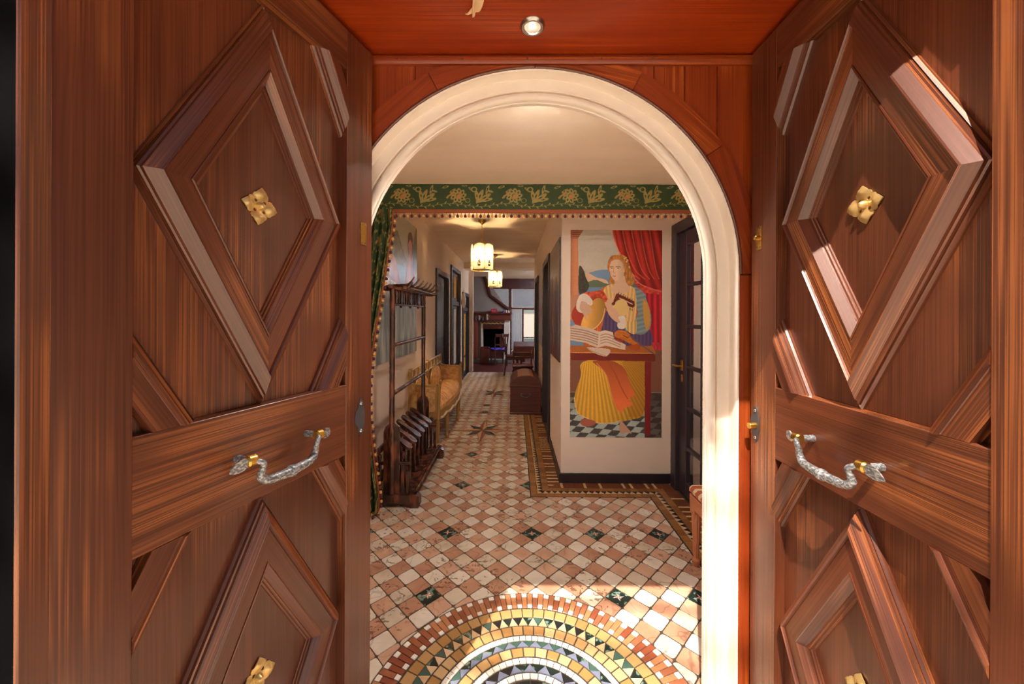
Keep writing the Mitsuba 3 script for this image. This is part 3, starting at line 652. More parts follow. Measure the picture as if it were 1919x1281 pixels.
# red curtain
def folds(X, Y): return 0.86 + 0.24 * np.sin((X - 1150 - (Y - 431) * 0.28) * 0.36 + 0.8 * np.sin(Y * 0.04)) * np.clip(1.2 - (Y - 431) / 160, 0.25, 1)
p.poly([(1148, 431), (1242, 431), (1242, 560), (1236, 556), (1212, 540), (1190, 520), (1176, 496), (1160, 470), (1151, 446)], (176, 40, 34), False, folds)
p.poly([(1184, 516), (1200, 530), (1222, 540), (1242, 544), (1242, 556), (1216, 552), (1200, 544)], (206, 60, 50), True, streak(.2, .6, .4))
p.poly([(1212, 548), (1242, 552), (1242, 768), (1222, 768), (1216, 700), (1210, 620)], (184, 32, 44), False, lambda X, Y: 1 + 0.22 * np.sin((X - Y * 0.02) * 0.6))
p.poly([(1222, 640), (1240, 640), (1240, 768), (1223, 768)], (196, 50, 62), False, streak(.5, .08, .3))
for a in range(5): p.line([(1150 + a * 17, 431), (1160 + a * 16, 470), (1178 + a * 13, 505), (1200 + a * 9, 522)], 2.0, (232, 92, 74), True, 0.7)
p.line([(1148, 431), (1151, 446), (1160, 470), (1176, 496), (1190, 519)], 1.6, (240, 150, 120))
p.line([(1186, 518), (1204, 533), (1240, 546)], 1.5, (240, 140, 116), True, 0.8)
# under the table, then skirt
p.poly([(1070, 655), (1245, 655), (1245, 735), (1070, 735)], (120, 74, 56), False)
p.poly([(1070, 733), (1242, 733), (1242, 819), (1070, 819)], (112, 112, 104), False)
gx, gy = (p.X - 1110) + (p.Y - 790) * 0.55, p.Y
row = (1 / np.maximum(1.0 - (p.Y - 733) / 220, .1))
chk = (np.floor((p.X * 0.92 + (p.Y - 733) * 0.9) / 17) + np.floor(((p.Y - 733) * 1.6 - (p.X - 1070) * 0.16) / 17)) % 2
fl_m = (p.Y > 735)
p.put(fl_m * (chk > 0.5) * 1.0, (176, 196, 186)); p.put(fl_m * (chk < 0.5) * 1.0, (66, 66, 66))
p.put(fl_m * np.clip((775 - p.Y) / 50, 0, .75), (70, 58, 50))
p.put(fl_m * (p.X > 1210) * 0.7, (50, 40, 38))
p.poly([(1100, 675), (1209, 675), (1212, 735), (1206, 776), (1190, 784), (1160, 790), (1140, 792), (1120, 792), (1104, 784), (1086, 776), (1078, 752), (1080, 735), (1090, 705)], (222, 164, 50), True,
       lambda X, Y: 0.95 + 0.11 * np.sin((X - 1110) / np.maximum(0.3 + (Y - 640) / 150, .2) * 0.9) + 0.10 * np.cos((X - 1115) / 30))
p.put(p.inside([(1168, 675), (1212, 675), (1212, 780), (1180, 780)]) * 0.45, (176, 104, 30))
p.line([(1078, 745), (1084, 772), (1104, 784), (1125, 792), (1150, 791), (1164, 787)], 2.2, (240, 214, 160), True, 0.8)
p.poly([(1113, 676), (1150, 676), (1172, 690), (1180, 710), (1191, 738), (1184, 742), (1184, 750), (1178, 748), (1188, 757), (1172, 764), (1166, 773), (1154, 758), (1148, 735), (1140, 706), (1128, 690)], (222, 100, 52), True, lambda X, Y: 0.75 + 0.5 * np.clip((Y - 680) / 90, 0, 1))
p.line([(1142, 678), (1155, 700), (1166, 725), (1178, 746)], 1.8, (170, 60, 34), True, .8); p.line([(1120, 680), (1138, 702), (1147, 735), (1156, 762)], 1.6, (250, 150, 100), True, .7)
p.poly([(1091, 786), (1096, 784), (1112, 786), (1119, 791), (1112, 797), (1098, 798), (1090, 793)], (176, 92, 70))
p.poly([(1164, 789), (1167, 787), (1170, 791), (1178, 800), (1186, 811), (1176, 809), (1168, 812), (1163, 804)], (206, 160, 128))
# dress, shawl and arms
p.poly([(1124, 545), (1145, 533), (1180, 536), (1202, 548), (1214, 575), (1222, 600), (1216, 622), (1214, 650), (1100, 650), (1110, 600), (1118, 570)], (196, 92, 46), True, streak(.5, .06, .35))
p.poly([(1128, 618), (1140, 580), (1165, 600), (1215, 610), (1216, 650), (1120, 650)], (84, 66, 110), True, lambda X, Y: 0.92 + 0.13 * np.sin(X * 0.9 + 0.02 * Y))
p.poly([(1188, 538), (1206, 546), (1216, 570), (1222, 596), (1218, 616), (1204, 626), (1184, 622), (1172, 616), (1170, 592), (1196, 590), (1190, 560)], (126, 150, 152), True, lambda X, Y: 0.97 + 0.10 * np.sin(Y * 0.75 + X * 0.2))
p.poly([(1206, 560), (1216, 572), (1220, 600), (1214, 618), (1208, 600)], (206, 152, 66))
p.poly([(1172, 596), (1192, 592), (1193, 624), (1176, 618)], (228, 190, 110), True, lambda X, Y: 0.95 + 0.15 * np.sin(X * 0.9))
p.poly([(1132, 545), (1146, 532), (1178, 534), (1192, 545), (1192, 596), (1172, 600), (1140, 580)], (232, 186, 112), True, lambda X, Y: 0.98 + 0.09 * np.sin((X - 1160) * 0.9 + (Y - 540) * 0.1 * np.sign(X - 1160)))
p.poly([(1084, 560), (1096, 548), (1112, 546), (1130, 544), (1140, 560), (1140, 566), (1118, 564), (1104, 566), (1092, 576)], (198, 74, 46), True, streak(.25, .25, .4))
# neck, face, hair
p.poly([(1140, 492), (1146, 480), (1158, 477), (1170, 478), (1177, 486), (1182, 500), (1188, 520), (1188, 532), (1180, 534), (1172, 528), (1160, 520), (1150, 532), (1142, 528), (1145, 515), (1140, 505)], (188, 118, 52), True, streak(.5, .18, .3))
p.poly([(1154, 522), (1170, 516), (1174, 528), (1182, 540), (1176, 548), (1160, 552), (1148, 546), (1146, 538), (1153, 533)], (226, 184, 148))
p.poly([(1143, 500), (1146, 490), (1153, 486), (1164, 487), (1169, 496), (1171, 508), (1168, 518), (1160, 524), (1153, 525), (1147, 518), (1144, 510)], (232, 192, 156), True, lambda X, Y: 1.04 - 0.010 * np.clip(X - 1156, 0, 30))
p.line([(1144, 500), (1147, 499), (1150, 500)], 1.1, (110, 70, 50)); p.line([(1155, 500), (1159, 498.5), (1163, 500)], 1.1, (110, 70, 50))
p.blob(1147.5, 502, 1.6, 1.0, (60, 48, 40)); p.blob(1159.5, 502, 1.8, 1.0, (60, 48, 40))
p.line([(1151, 500), (1150.5, 508), (1152, 511), (1154, 511)], 1.0, (190, 138, 106), True, .9)
p.line([(1149.5, 516.6), (1152, 517.4), (1154.6, 516.8)], 1.5, (190, 96, 78)); p.blob(1170, 507, 2.0, 3.4, (226, 178, 140))
p.line([(1146, 488), (1153, 484), (1162, 485), (1170, 492)], 3.2, (196, 126, 58))
for q_ in [(1171, 484), (1174, 482), (1177, 487), (1175, 490), (1180, 500)]: p.blob(q_[0], q_[1], 1.8, 1.8, (240, 196, 128))
# lute
p.poly([(1073, 585), (1082, 570), (1100, 560), (1118, 556), (1132, 562), (1135, 578), (1130, 600), (1116, 615), (1098, 618), (1082, 610), (1074, 598)], (170, 52, 40))
p.poly([(1090, 612), (1104, 574), (1120, 558), (1133, 564), (1135, 580), (1128, 602), (1114, 616)], (222, 160, 70), True, lambda X, Y: 1.08 - 0.012 * (X - 1104))
p.line([(1091, 613), (1106, 618), (1118, 613), (1130, 598), (1135, 578)], 1.6, (240, 206, 130))
p.poly([(1152, 560), (1156, 550), (1160, 550), (1190, 564), (1191, 572), (1187, 576), (1160, 566), (1150, 572), (1147, 568)], (98, 34, 28), False)
p.line([(1162, 558), (1186, 569)], 2.0, (222, 190, 160))
for a in range(7): p.line([(1160 + a * 4.2, 551 + a * 2), (1161 + a * 4.2, 547.5 + a * 2)], 1.1, (70, 34, 26)); p.line([(1162 + a * 4, 568 + a * 1.7), (1162 + a * 4, 571.5 + a * 1.7)], 1.1, (70, 34, 26))
# hands and cuffs
p.poly([(1156, 564), (1170, 560), (1178, 572), (1178, 586), (1168, 592), (1158, 588), (1154, 574)], (232, 196, 120))
p.poly([(1140, 560), (1149, 558), (1151, 564), (1146, 570), (1152, 576), (1160, 586), (1164, 596), (1160, 604), (1150, 598), (1142, 588), (1137, 572)], (228, 180, 142))
p.poly([(1160, 594), (1168, 591), (1174, 596), (1173, 612), (1168, 616), (1160, 614), (1158, 606), (1163, 602)], (238, 226, 208))
p.poly([(1083, 562), (1090, 551), (1100, 551), (1110, 560), (1112, 568), (1107, 572), (1098, 566), (1090, 566), (1090, 580), (1094, 586), (1086, 584), (1081, 576)], (238, 222, 204))
p.poly([(1089, 568), (1097, 565), (1105, 572), (1110, 582), (1107, 590), (1102, 588), (1100, 592), (1102, 600), (1099, 598), (1094, 588), (1088, 578)], (216, 172, 142))
# table, music book, violin, bow
p.poly([(1070, 647), (1224, 647), (1232, 662), (1070, 660)], (172, 92, 42), False); p.poly([(1070, 659), (1230, 660), (1230, 676), (1070, 674)], (110, 34, 28), False)
p.line([(1070, 660), (1228, 661)], 1.6, (226, 152, 70)); p.poly([(1210, 676), (1222, 676), (1221, 815), (1211, 815)], (122, 30, 34), False)
p.poly([(1070, 612), (1080, 608), (1105, 614), (1124, 621), (1128, 626), (1121, 651), (1100, 642), (1070, 637)], (226, 200, 176), False, lambda X, Y: 0.98 + 0 * X)
for a in range(5): p.line([(1070, 614.5 + a * 4.6), (1098, 619 + a * 4.6), (1122, 627 + a * 4.6)], 2.0, (150, 112, 92), True, .75)
p.poly([(1124, 621), (1135, 618), (1150, 622), (1152, 634), (1174, 645), (1173, 655), (1150, 650), (1136, 647), (1121, 651)], (232, 208, 184), False)
for a in range(4): p.line([(1127, 628 + a * 5), (1140, 625.5 + a * 5), (1164, 636.5 + a * 4.4)], 1.8, (160, 122, 102), True, .75)
p.poly([(1101, 651), (1120, 651), (1144, 654), (1142, 664), (1134, 667), (1116, 661)], (222, 196, 174)); p.line([(1102, 652), (1118, 660), (1136, 666)], 1.0, (170, 120, 96))
p.poly([(1153, 624), (1160, 618), (1172, 619), (1182, 626), (1186, 634), (1200, 645), (1196, 650), (1180, 642), (1164, 634), (1155, 631)], (212, 112, 38), True, streak(.2, .3, .2)); p.poly([(1153, 629), (1168, 637), (1170, 643), (1155, 636)], (150, 50, 30), False)
p.poly([(1178, 648), (1196, 644), (1202, 648), (1196, 656), (1182, 653)], (176, 72, 32)); p.line([(1170, 628), (1178, 632)], 1.4, (90, 40, 24)); p.line([(1182, 628), (1205, 646), (1231, 665)], 2.0, (96, 84, 92))
p.put(np.ones(p.X.shape) * 0.10 * (1 - meshkit.fbm(p.P3 * 0.5, 2)), (120, 80, 60))
p.C = 255 * np.clip(p.C / 255, 0, 1) ** 0.86
m, c = p.mesh((0.494, YM - 0.004, 0.404), (0.815, 0, 0), (0, 0, 1.845))
mk = thing('mural_painting', 'tall mural of a woman in a yellow skirt playing a lute beside a red curtain', 'painting')
obj('painted_face', m, 'vcol', mk, False, color=c)
obj('panel', box(0.494, 1.309, YM - 0.0035, YM - 0.0003, 0.404, 2.249), 'sand_pale', mk)

# tall painting on the left wall: figure before a green hill, pale drapery below
p = Picture(0, 0, 150, 205, 1.0, (150, 152, 140))
p.put(np.clip((p.Y - 10) / 50, 0, 1), (176, 172, 150))
p.poly([(0, 60), (30, 46), (62, 26), (84, 48), (110, 66), (150, 70), (150, 110), (0, 110)], (104, 108, 78), True, streak(.1, .1, .3))
p.poly([(138, 14), (150, 8), (150, 110), (128, 110), (130, 50)], (74, 78, 48), True, streak(.15, .05, .3))
p.poly([(0, 74), (70, 72), (150, 78), (150, 112), (0, 112)], (112, 130, 126), False)
p.poly([(106, 40), (108, 22), (118, 14), (128, 22), (130, 40), (124, 52), (112, 52)], (84, 52, 38))
p.poly([(110, 34), (118, 26), (126, 34), (125, 48), (118, 56), (112, 48)], (196, 136, 104))
p.poly([(113, 50), (124, 50), (126, 62), (138, 72), (142, 100), (136, 130), (100, 130), (96, 100), (100, 72), (112, 62)], (200, 132, 98), True, lambda X, Y: 1.06 - 0.016 * np.abs(X - 114))
p.poly([(40, 66), (54, 64), (66, 80), (80, 104), (86, 124), (60, 128), (40, 100)], (192, 124, 94), True, lambda X, Y: 1.05 - 0.012 * np.abs(X - 60))
p.poly([(0, 104), (60, 100), (100, 112), (150, 98), (150, 205), (0, 205)], (206, 188, 152), True, streak(.12, .04, .4))
p.put(np.clip((p.Y - 118) / 18, 0, 1) * 0.85, (150, 166, 166))
fo = meshkit.fbm(np.stack([p.X * .16, p.Y * .02, 0 * p.X], -1), 3); p.put(np.clip((fo - .5) * 4, 0, .7) * (p.Y > 118), (214, 216, 206)); p.put(np.clip((.45 - fo) * 4, 0, .6) * (p.Y > 118), (98, 116, 118))
m, c = p.mesh((XL + 0.016, 3.20, 1.05), (0, 1.335, 0), (0, 0, 1.47))
mk = thing('tall_painting', 'tall unframed painting of a bare-shouldered figure with pale drapery behind the coat rack', 'painting')
obj('painted_face', m, 'vcol_gloss', mk, False, color=c)
obj('panel', box(XL + 0.001, XL + 0.0155, 3.20, 4.535, 1.05, 2.52), 'sand_pale', mk)
# painting on the right corridor wall
p = Picture(0, 0, 100, 118, 0.9, (120, 108, 100))
p.put(np.clip((60 - p.Y) / 60, 0, 1), (146, 138, 130))
fo = meshkit.fbm(np.stack([p.X * .09, p.Y * .02, 0 * p.X + 3], -1), 3); p.put(np.clip((p.Y - 30) / 60, 0, 1) * np.clip((.56 - fo) * 6, 0, .8), (74, 58, 62)); p.put(np.clip((fo - .55) * 6, 0, .6) * (p.Y > 36), (150, 128, 116))
p.poly([(10, 40), (26, 30), (40, 36), (46, 60), (40, 104), (18, 106), (12, 80)], (108, 76, 64), True, streak(.1, .05, .4)); p.poly([(58, 44), (70, 34), (84, 42), (90, 70), (84, 108), (60, 108)], (88, 64, 66), True, streak(.1, .05, .4))
p.put(np.clip((p.Y - 100) / 14, 0, .8), (104, 58, 46))
m, c = p.mesh((XR - 0.013, 4.36, 1.06), (0, -0.93, 0), (0, 0, 1.14))
mk = thing('dark_painting', 'dark brown unframed painting on the right corridor wall beside the mural corner', 'painting')
obj('painted_face', m, 'vcol_gloss', mk, False, color=c); obj('panel', box(XR - 0.0125, XR - 0.001, 3.43, 4.36, 1.06, 2.20), 'dark_paint', mk)
p = Picture(0, 0, 100, 118, 2.0, (150, 146, 142)); p.put(meshkit.fbm(p.P3 * 0.05, 3), (196, 184, 170)); p.put(np.clip((p.Y - 70) / 30, 0, .7), (176, 190, 206))
m, c = p.mesh((XR - 0.013, 6.40, 1.02), (0, -0.86, 0), (0, 0, 1.16))
mk = thing('pale_painting', 'pale grey painting between the two dark doors on the right corridor wall', 'painting')
obj('painted_face', m, 'vcol_gloss', mk, False, color=c); obj('panel', box(XR - 0.0125, XR - 0.001, 5.54, 6.40, 1.02, 2.18), 'dark_paint', mk)

# ------------------------------------------------------------------ green damask valance with bobble fringe, and curtain
def damask(U, V):
    """colour of the woven cloth at metre coordinates"""
    per = 0.44; u = np.mod(U, per) ; v = V
    G = np.array([44, 62, 34.0]); A = np.array([140, 124, 72.0]); R = np.array([166, 106, 62.0])
    C = np.ones(U.shape + (3,)) * G
    def put(m, c, a=1.0):
        nonlocal C
        m = (np.clip(m, 0, 1) * a)[..., None]; C = C * (1 - m) + c * m
    def bl(cx, cy, rx, ry, rot, c, hollow=0.0, a=1.0):
        for s in (-per, 0, per):
            co, si = math.cos(rot), math.sin(rot); X, Y = u - cx - s, v - cy
            r = np.hypot((X * co + Y * si) / rx, (-X * si + Y * co) / ry)
            m = np.clip((1 - r) / 0.12, 0, 1)
            if hollow: m = m * np.clip((r - hollow) / 0.1, 0, 1)
            put(m, c, a)
    # rose
    for i in range(9):
        a = i * 2 * math.pi / 9
        bl(0.13 + 0.042 * math.cos(a), 0.115 + 0.038 * math.sin(a), 0.026, 0.017, a + 0.4, A, 0.3)
    bl(0.13, 0.115, 0.030, 0.028, 0, A, 0.5); bl(0.135, 0.112, 0.018, 0.016, 0, R)
    for i, (x, y) in enumerate([(0.085, 0.128), (0.068, 0.12), (0.055, 0.112), (0.045, 0.10)]): bl(x, y, 0.011, 0.009, 0.4, R if i % 2 == 0 else A)
    bl(0.085, 0.155, 0.030, 0.009, 0.6, A, 0.4)
    # tulip leaves
    for dx, rot, rx, ry in [(0.300, 1.15, 0.066, 0.019), (0.335, 0.62, 0.066, 0.019), (0.278, 1.75, 0.050, 0.017), (0.355, 0.18, 0.050, 0.015)]: bl(dx, 0.085 + 0.035 * math.sin(rot) - 0.01, rx, ry, rot, A, 0.25)
    bl(0.36, 0.165, 0.042, 0.012, 1.3, A, 0.3); bl(0.255, 0.165, 0.026, 0.024, 0, A, 0.5); bl(0.385, 0.150, 0.024, 0.009, -0.3, A)
    # stems and scrolls
    st = 0.038 + 0.012 * np.sin(2 * math.pi * u / per + 0.6); put(1 - np.abs(v - st) / 0.0035, A)
    for k_ in range(14):
        x = k_ * per / 14; yy = 0.038 + 0.012 * math.sin(2 * math.pi * x / per + 0.6); bl(x, yy + (0.010 if k_ % 2 else -0.010), 0.012, 0.005, 0.8 if k_ % 2 else -0.8, A)
    bl(0.205, 0.075, 0.022, 0.020, 0, A, 0.7); bl(0.225, 0.17, 0.020, 0.008, -0.8, A, 0.3); bl(0.03, 0.185, 0.03, 0.010, 0.3, A, 0.4); bl(0.18, 0.195, 0.024, 0.008, 0, A, 0.4)
    C = C * (0.94 + 0.12 * np.mod(np.floor(U * 900), 2))[..., None]
    return C
def to_lin(C):
    c = np.clip(C.reshape(-1, 3) / 255.0, 0, 1); return np.where(c <= 0.04045, c / 12.92, ((c + 0.055) / 1.055) ** 2.4)
VY = 2.90
vx0, vx1, vz0, vz1 = -1.195, XH - 0.005, 2.300, 2.495
nx, ny = 820, 66
X, Zg = np.meshgrid(np.linspace(vx0, vx1, nx), np.linspace(vz0, vz1, ny))
C = damask(X * 1.02 + 0.14, (Zg - vz0) * 1.06)
v = np.stack([X, VY + 0.0015 * np.sin(X * 23), Zg], -1).reshape(-1, 3)
i = (np.arange(ny - 1)[:, None] * nx + np.arange(nx - 1)).ravel()
vk = thing('valance', 'long green and gold floral valance across the top of the corridor opening', 'valance')
obj('cloth', TM(v, np.stack([i, i + 1, i + nx + 1, i + nx], 1)), 'vcol', vk, True, color=to_lin(C))
obj('backing_board', box(vx0, vx1, VY + 0.004, VY + 0.024, vz0 + 0.004, vz1), 'sand_pale', vk)
obj('braid', box(vx0, vx1, VY - 0.006, VY + 0.004, vz0 - 0.026, vz0 + 0.002, 0.003), 'braid', vk)
pom = trimesh.creation.icosphere(subdivisions=1, radius=0.0108); pom.apply_scale((1, 1, 1.2))
cordm = trimesh.creation.cylinder(radius=0.0022, height=0.020, sections=5)
pomA, pomB = mikit.ply(pom, 'mat_pom_dark', True), mikit.ply(pom, 'mat_pom_light', True)
cords = []
nfr = 87
for q_ in range(nfr):
    x = vx0 + 0.012 + q_ * (vx1 - vx0 - 0.02) / nfr
    key = numbered(vk + '__bobble'); scene[key] = {**(pomA if q_ % 2 else pomB), 'to_world': T().translate([x, VY - 0.001, vz0 - 0.050])}
    c_ = cordm.copy(); c_.apply_translation((x, VY - 0.001, vz0 - 0.033)); cords.append(c_)
obj('fringe_cord', cat(*cords), 'braid', vk)
# curtain, tied back against the left wall
edge = spline([(2.300, -0.925), (2.15, -0.930), (1.90, -0.965), (1.60, -1.010), (1.25, -1.060), (0.98, -1.085), (0.75, -1.075), (0.45, -1.035), (0.20, -0.992), (0.06, -0.990), (0.035, -1.005)], 6)[::-1]
zz = np.linspace(0.035, 2.300, 180); xe = np.interp(zz, edge[:, 0], edge[:, 1])
yc = np.interp(zz, [0, 0.3, 1.0, 1.8, 2.4], [2.765, 2.775, 2.83, 2.86, 2.865])
ns = 120; S_ = np.linspace(0, 1, ns)
Sg, Zc = np.meshgrid(S_, zz); xeg, ycg = np.repeat(xe[:, None], ns, 1), np.repeat(yc[:, None], ns, 1)
wgt = np.clip((1 - Sg) / 0.06, 0, 1)
amp = 0.016 + 0.010 * np.clip(xeg + 1.12, 0, .12) / .12
Xc = (XL + 0.012) + (xeg - XL - 0.012) * Sg ** 0.9
Yc = ycg + amp * np.sin(Sg * 26.0 + 1.2 * np.sin(Zc * 2.1)) * wgt - 0.02 * Sg
C = damask(Sg * 0.75 + 0.1, np.mod(Zc + 0.05, 0.22))
v = np.stack([Xc, Yc, Zc], -1).reshape(-1, 3); i = (np.arange(len(zz) - 1)[:, None] * ns + np.arange(ns - 1)).ravel()
ck = thing('curtain', 'green and gold floral curtain tied back at the left wall beside the coat rack', 'curtain')
obj('cloth', TM(v, np.stack([i, i + 1, i + ns + 1, i + ns], 1)), 'vcol', ck, True, color=to_lin(C))
obj('braid', tube(np.stack([Xc[::3, -1], Yc[::3, -1], zz[::3]], 1), 0.0085, 6), 'braid', ck, True)
obj('tie_band', tube([(XL + 0.01, 2.80, 1.02), (-1.16, 2.785, 1.0), (-1.10, 2.785, 0.985), (-1.078, 2.81, 0.98)], 0.018, 8), 'braid', ck, True)
for q_ in range(66):
    z = 0.06 + q_ * 2.20 / 66; j = np.argmin(np.abs(zz - z))
    key = numbered(ck + '__bobble'); scene[key] = {**(pomA if q_ % 2 else pomB), 'to_world': T().translate([float(Xc[j, -1]) + 0.017, float(Yc[j, -1]) - 0.003, float(z)])}
for q_ in range(8):
    j = int(q_ / 8 * (ns - 1)); key = numbered(ck + '__bobble'); scene[key] = {**(pomA if q_ % 2 else pomB), 'to_world': T().translate([float(Xc[0, j]), float(Yc[0, j]), 0.018])}

# ------------------------------------------------------------------ coat and shoe rack by the left wall
rk = thing('coat_rack', 'dark carved wooden coat and shoe rack with horned top rail against the left wall', 'coat rack')
RY0, RY1, RX = 2.93, 3.93, -0.955
for y in (RY0, RY1):
    pf = sg.Polygon([(-1.10, 0), (-1.10, 0.10), (-0.76, 0.10), (-0.735, 0.085), (-0.73, 0.02), (-0.74, 0.0), (-0.80, 0.0), (-0.815, 0.022), (-0.85, 0.034), (-0.99, 0.034), (-1.025, 0.022), (-1.04, 0.0)])
    m = wall_y(pf, y - 0.035, y + 0.035); obj('foot', m, 'rackwood', rk)
    obj('post', tube([(RX, y, 0.09), (RX, y, 0.60), (RX, y, 0.62), (RX, y, 1.66), (RX, y, 1.70)], [0.030, 0.030, 0.021, 0.021, 0.024], 12), 'rackwood', rk, 40)
    sh = sg.Polygon([(RX - 0.060, 0.10), (RX - 0.060, 0.58), (RX - 0.045, 0.62), (RX - 0.02, 0.64), (RX + 0.02, 0.64), (RX + 0.045, 0.62), (RX + 0.060, 0.58), (RX + 0.060, 0.10)])
    obj('side_panel', wall_y(sh, y - 0.014, y + 0.014), 'rackwood', rk)
    for x, h in ((RX - 0.095, 0.33), (RX + 0.085, 0.33), (RX + 0.125, 0.27)):
        obj('side_bar', box(x - 0.013, x + 0.013, y - 0.013, y + 0.013, 0.09, h, 0.005), 'rackwood', rk)
    obj('side_rail', box(RX - 0.13, RX + 0.14, y - 0.012, y + 0.012, 0.32, 0.345, 0.004), 'rackwood', rk)
    for x, z in ((RX - 0.095, 0.38), (RX + 0.09, 0.40)): obj('finial', lathe([(0, 0.03), (0.016, 0.016), (0.018, 0.0), (0.010, -0.03), (0, -0.035)][::-1], 12, (x, y, z)), 'rackwood', rk, 40)
    # horned bracket of the top rail
    obj('bracket', tube(spline([(RX - 0.14, y, 1.66), (RX - 0.06, y, 1.69), (RX, y, 1.70), (RX + 0.06, y, 1.69), (RX + 0.12, y, 1.70), (RX + 0.155, y, 1.745)], 5), np.linspace(0.019, 0.010, 26), 10), 'rackwood', rk, 40)
obj('top_rail', box(RX - 0.02, RX + 0.02, RY0 - 0.06, RY1 + 0.06, 1.690, 1.722, 0.006), 'rackwood', rk)
obj('front_rail', tube([(RX + 0.11, RY0 - 0.04, 1.70), (RX + 0.11, RY1 + 0.04, 1.70)], 0.014, 10), 'rackwood', rk, 40)
for i in range(7):
    y = RY0 + 0.04 + i * (RY1 - RY0 - 0.08) / 6
    obj('horn', tube(spline([(RX - 0.11, y, 1.695), (RX - 0.03, y, 1.715), (RX + 0.06, y, 1.722), (RX + 0.12, y, 1.735), (RX + 0.16, y, 1.785)], 5), np.linspace(0.014, 0.006, 21), 8, True), 'rackwood', rk, 40)
# carved frieze under the top
obj('frieze_rail', box(RX - 0.012, RX + 0.012, RY0 + 0.02, RY1 - 0.02, 1.562, 1.580, 0.003), 'rackwood', rk)
for i in range(13):
    y = RY0 + 0.08 + i * (RY1 - RY0 - 0.16) / 12
    if i % 4 == 2:
        pr = sg.Polygon(spline([(y - 0.02, 1.69), (y - 0.04, 1.66), (y - 0.026, 1.635), (y - 0.04, 1.61), (y - 0.012, 1.575), (y, 1.545), (y + 0.012, 1.575), (y + 0.04, 1.61), (y + 0.026, 1.635), (y + 0.04, 1.66), (y + 0.02, 1.69)], 4, True))
        obj('carved_drop', wall_x(pr.buffer(0), RX - 0.010, RX + 0.010), 'rackwood', rk)
    else: obj('spindle', box(RX - 0.008, RX + 0.008, y - 0.009, y + 0.009, 1.57, 1.70, 0.003), 'rackwood', rk)
for z in (1.255, 0.875): obj('rod', tube([(RX + 0.004, RY0, z - 0.005), (RX + 0.004, RY1, z)], 0.0165, 12), 'rackwood', rk, 40)
obj('tray_front', box(-0.80, -0.775, RY0, RY1, 0.085, 0.135, 0.005), 'rackwood', rk)
obj('tray_floor', box(-1.06, -0.80, RY0, RY1, 0.085, 0.10, 0.003), 'rackwood', rk)
obj('tray_moulding', tube([(-0.765, RY0, 0.120), (-0.765, RY1, 0.120)], 0.010, 8), 'rackwood', rk, 40)
obj('back_rail', box(-1.07, -1.045, RY0, RY1, 0.40, 0.45, 0.005), 'rackwood', rk)
sole = spline([(-0.125, 0.0), (-0.10, 0.028), (-0.045, 0.026), (0.0, 0.022), (0.06, 0.034), (0.10, 0.034), (0.128, 0.016), (0.132, 0.0), (0.124, -0.020), (0.09, -0.032), (0.04, -0.026), (0.0, -0.020), (-0.05, -0.024), (-0.10, -0.026)], 4, True)
for i in range(6):
    y = RY0 + 0.13 + i * 0.142
    c, s_ = math.cos(0.62), math.sin(0.62)
    m = place(extrude(sole, 0.020), (-0.95, y, 0.47), (c, 0, -s_), (0, 1.35, 0), (s_, 0, c)); obj('shoe_form', m, 'rackwood', rk)
    obj('form_post', box(-0.985, -0.955, y - 0.012, y + 0.012, 0.10, 0.475, 0.004), 'rackwood', rk)
    obj('form_post', box(-0.905, -0.880, y - 0.012, y + 0.012, 0.10, 0.42, 0.004), 'rackwood', rk)

# ------------------------------------------------------------------ gilt settee
se = thing('settee', 'gilded settee with tan damask seat, pierced pale back rail and fluted legs', 'settee')
SX0, SX1, SY0, SY1 = XL + 0.04, -0.79, 4.16, 5.86
def front_edge(y):                                               # serpentine front rail
    t = (y - SY0) / (SY1 - SY0); return SX1 - 0.055 + 0.075 * math.sin(math.pi * t)
ys = np.linspace(SY0, SY1, 40)
fr = np.array([(front_edge(y), y) for y in ys])
seat = np.vstack([fr, [(SX0, SY1), (SX0, SY0)]])
obj('seat_frame', extrude(sg.Polygon(seat), 0.075, 0.335), 'gilt', se)
cush = sg.Polygon(seat).buffer(-0.02)
m = extrude(cush.segmentize(0.05), 0.10, 0.40).subdivide_to_size(0.05)
cx, cy = (SX0 + SX1) / 2, (SY0 + SY1) / 2
d = np.array([cush.exterior.distance(sg.Point(*q_[:2])) for q_ in m.vertices])
m.vertices[:, 2] = np.where(m.vertices[:, 2] > 0.41, 0.44 + 0.075 * (1 - np.exp(-d / 0.06)), m.vertices[:, 2])
obj('seat_cushion', m, 'damask_gold', se, 40)
obj('front_carving', tube(np.array([(front_edge(y) + 0.008, y, 0.345 - 0.022 * abs(math.sin(6 * math.pi * (y - SY0) / (SY1 - SY0)))) for y in np.linspace(SY0 + 0.02, SY1 - 0.02, 90)]), 0.012, 8), 'silver_gilt', se, 40)
def fluted(x, y, top, r0=0.026, r1=0.016):
    z = np.linspace(0.05, top, 8); n = 24; th = np.arange(n) * 2 * np.pi / n; v = []
    for zz_ in z:
        r = (r1 + (r0 - r1) * (zz_ - 0.05) / (top - 0.05)) * (1 - 0.13 * (np.arange(n) % 3 == 0)); v.append(np.c_[x + r * np.cos(th), y + r * np.sin(th), np.full(n, zz_)])
    f = [[i_ * n + k_, i_ * n + (k_ + 1) % n, (i_ + 1) * n + (k_ + 1) % n, (i_ + 1) * n + k_] for i_ in range(7) for k_ in range(n)]
    return cat(TM(np.vstack(v), f), lathe([(0, 0.0), (r1 * 0.9, 0.0), (r1 * 1.5, 0.02), (r1 * 1.5, 0.04), (r1 * 0.9, 0.055), (0, 0.055)], 16, (x, y, 0)))
for y in (SY0 + 0.05, SY0 + 0.40, SY1 - 0.55, SY1 - 0.05): obj('leg', fluted(front_edge(y) - 0.02, y, 0.37), 'gilt', se, 30)
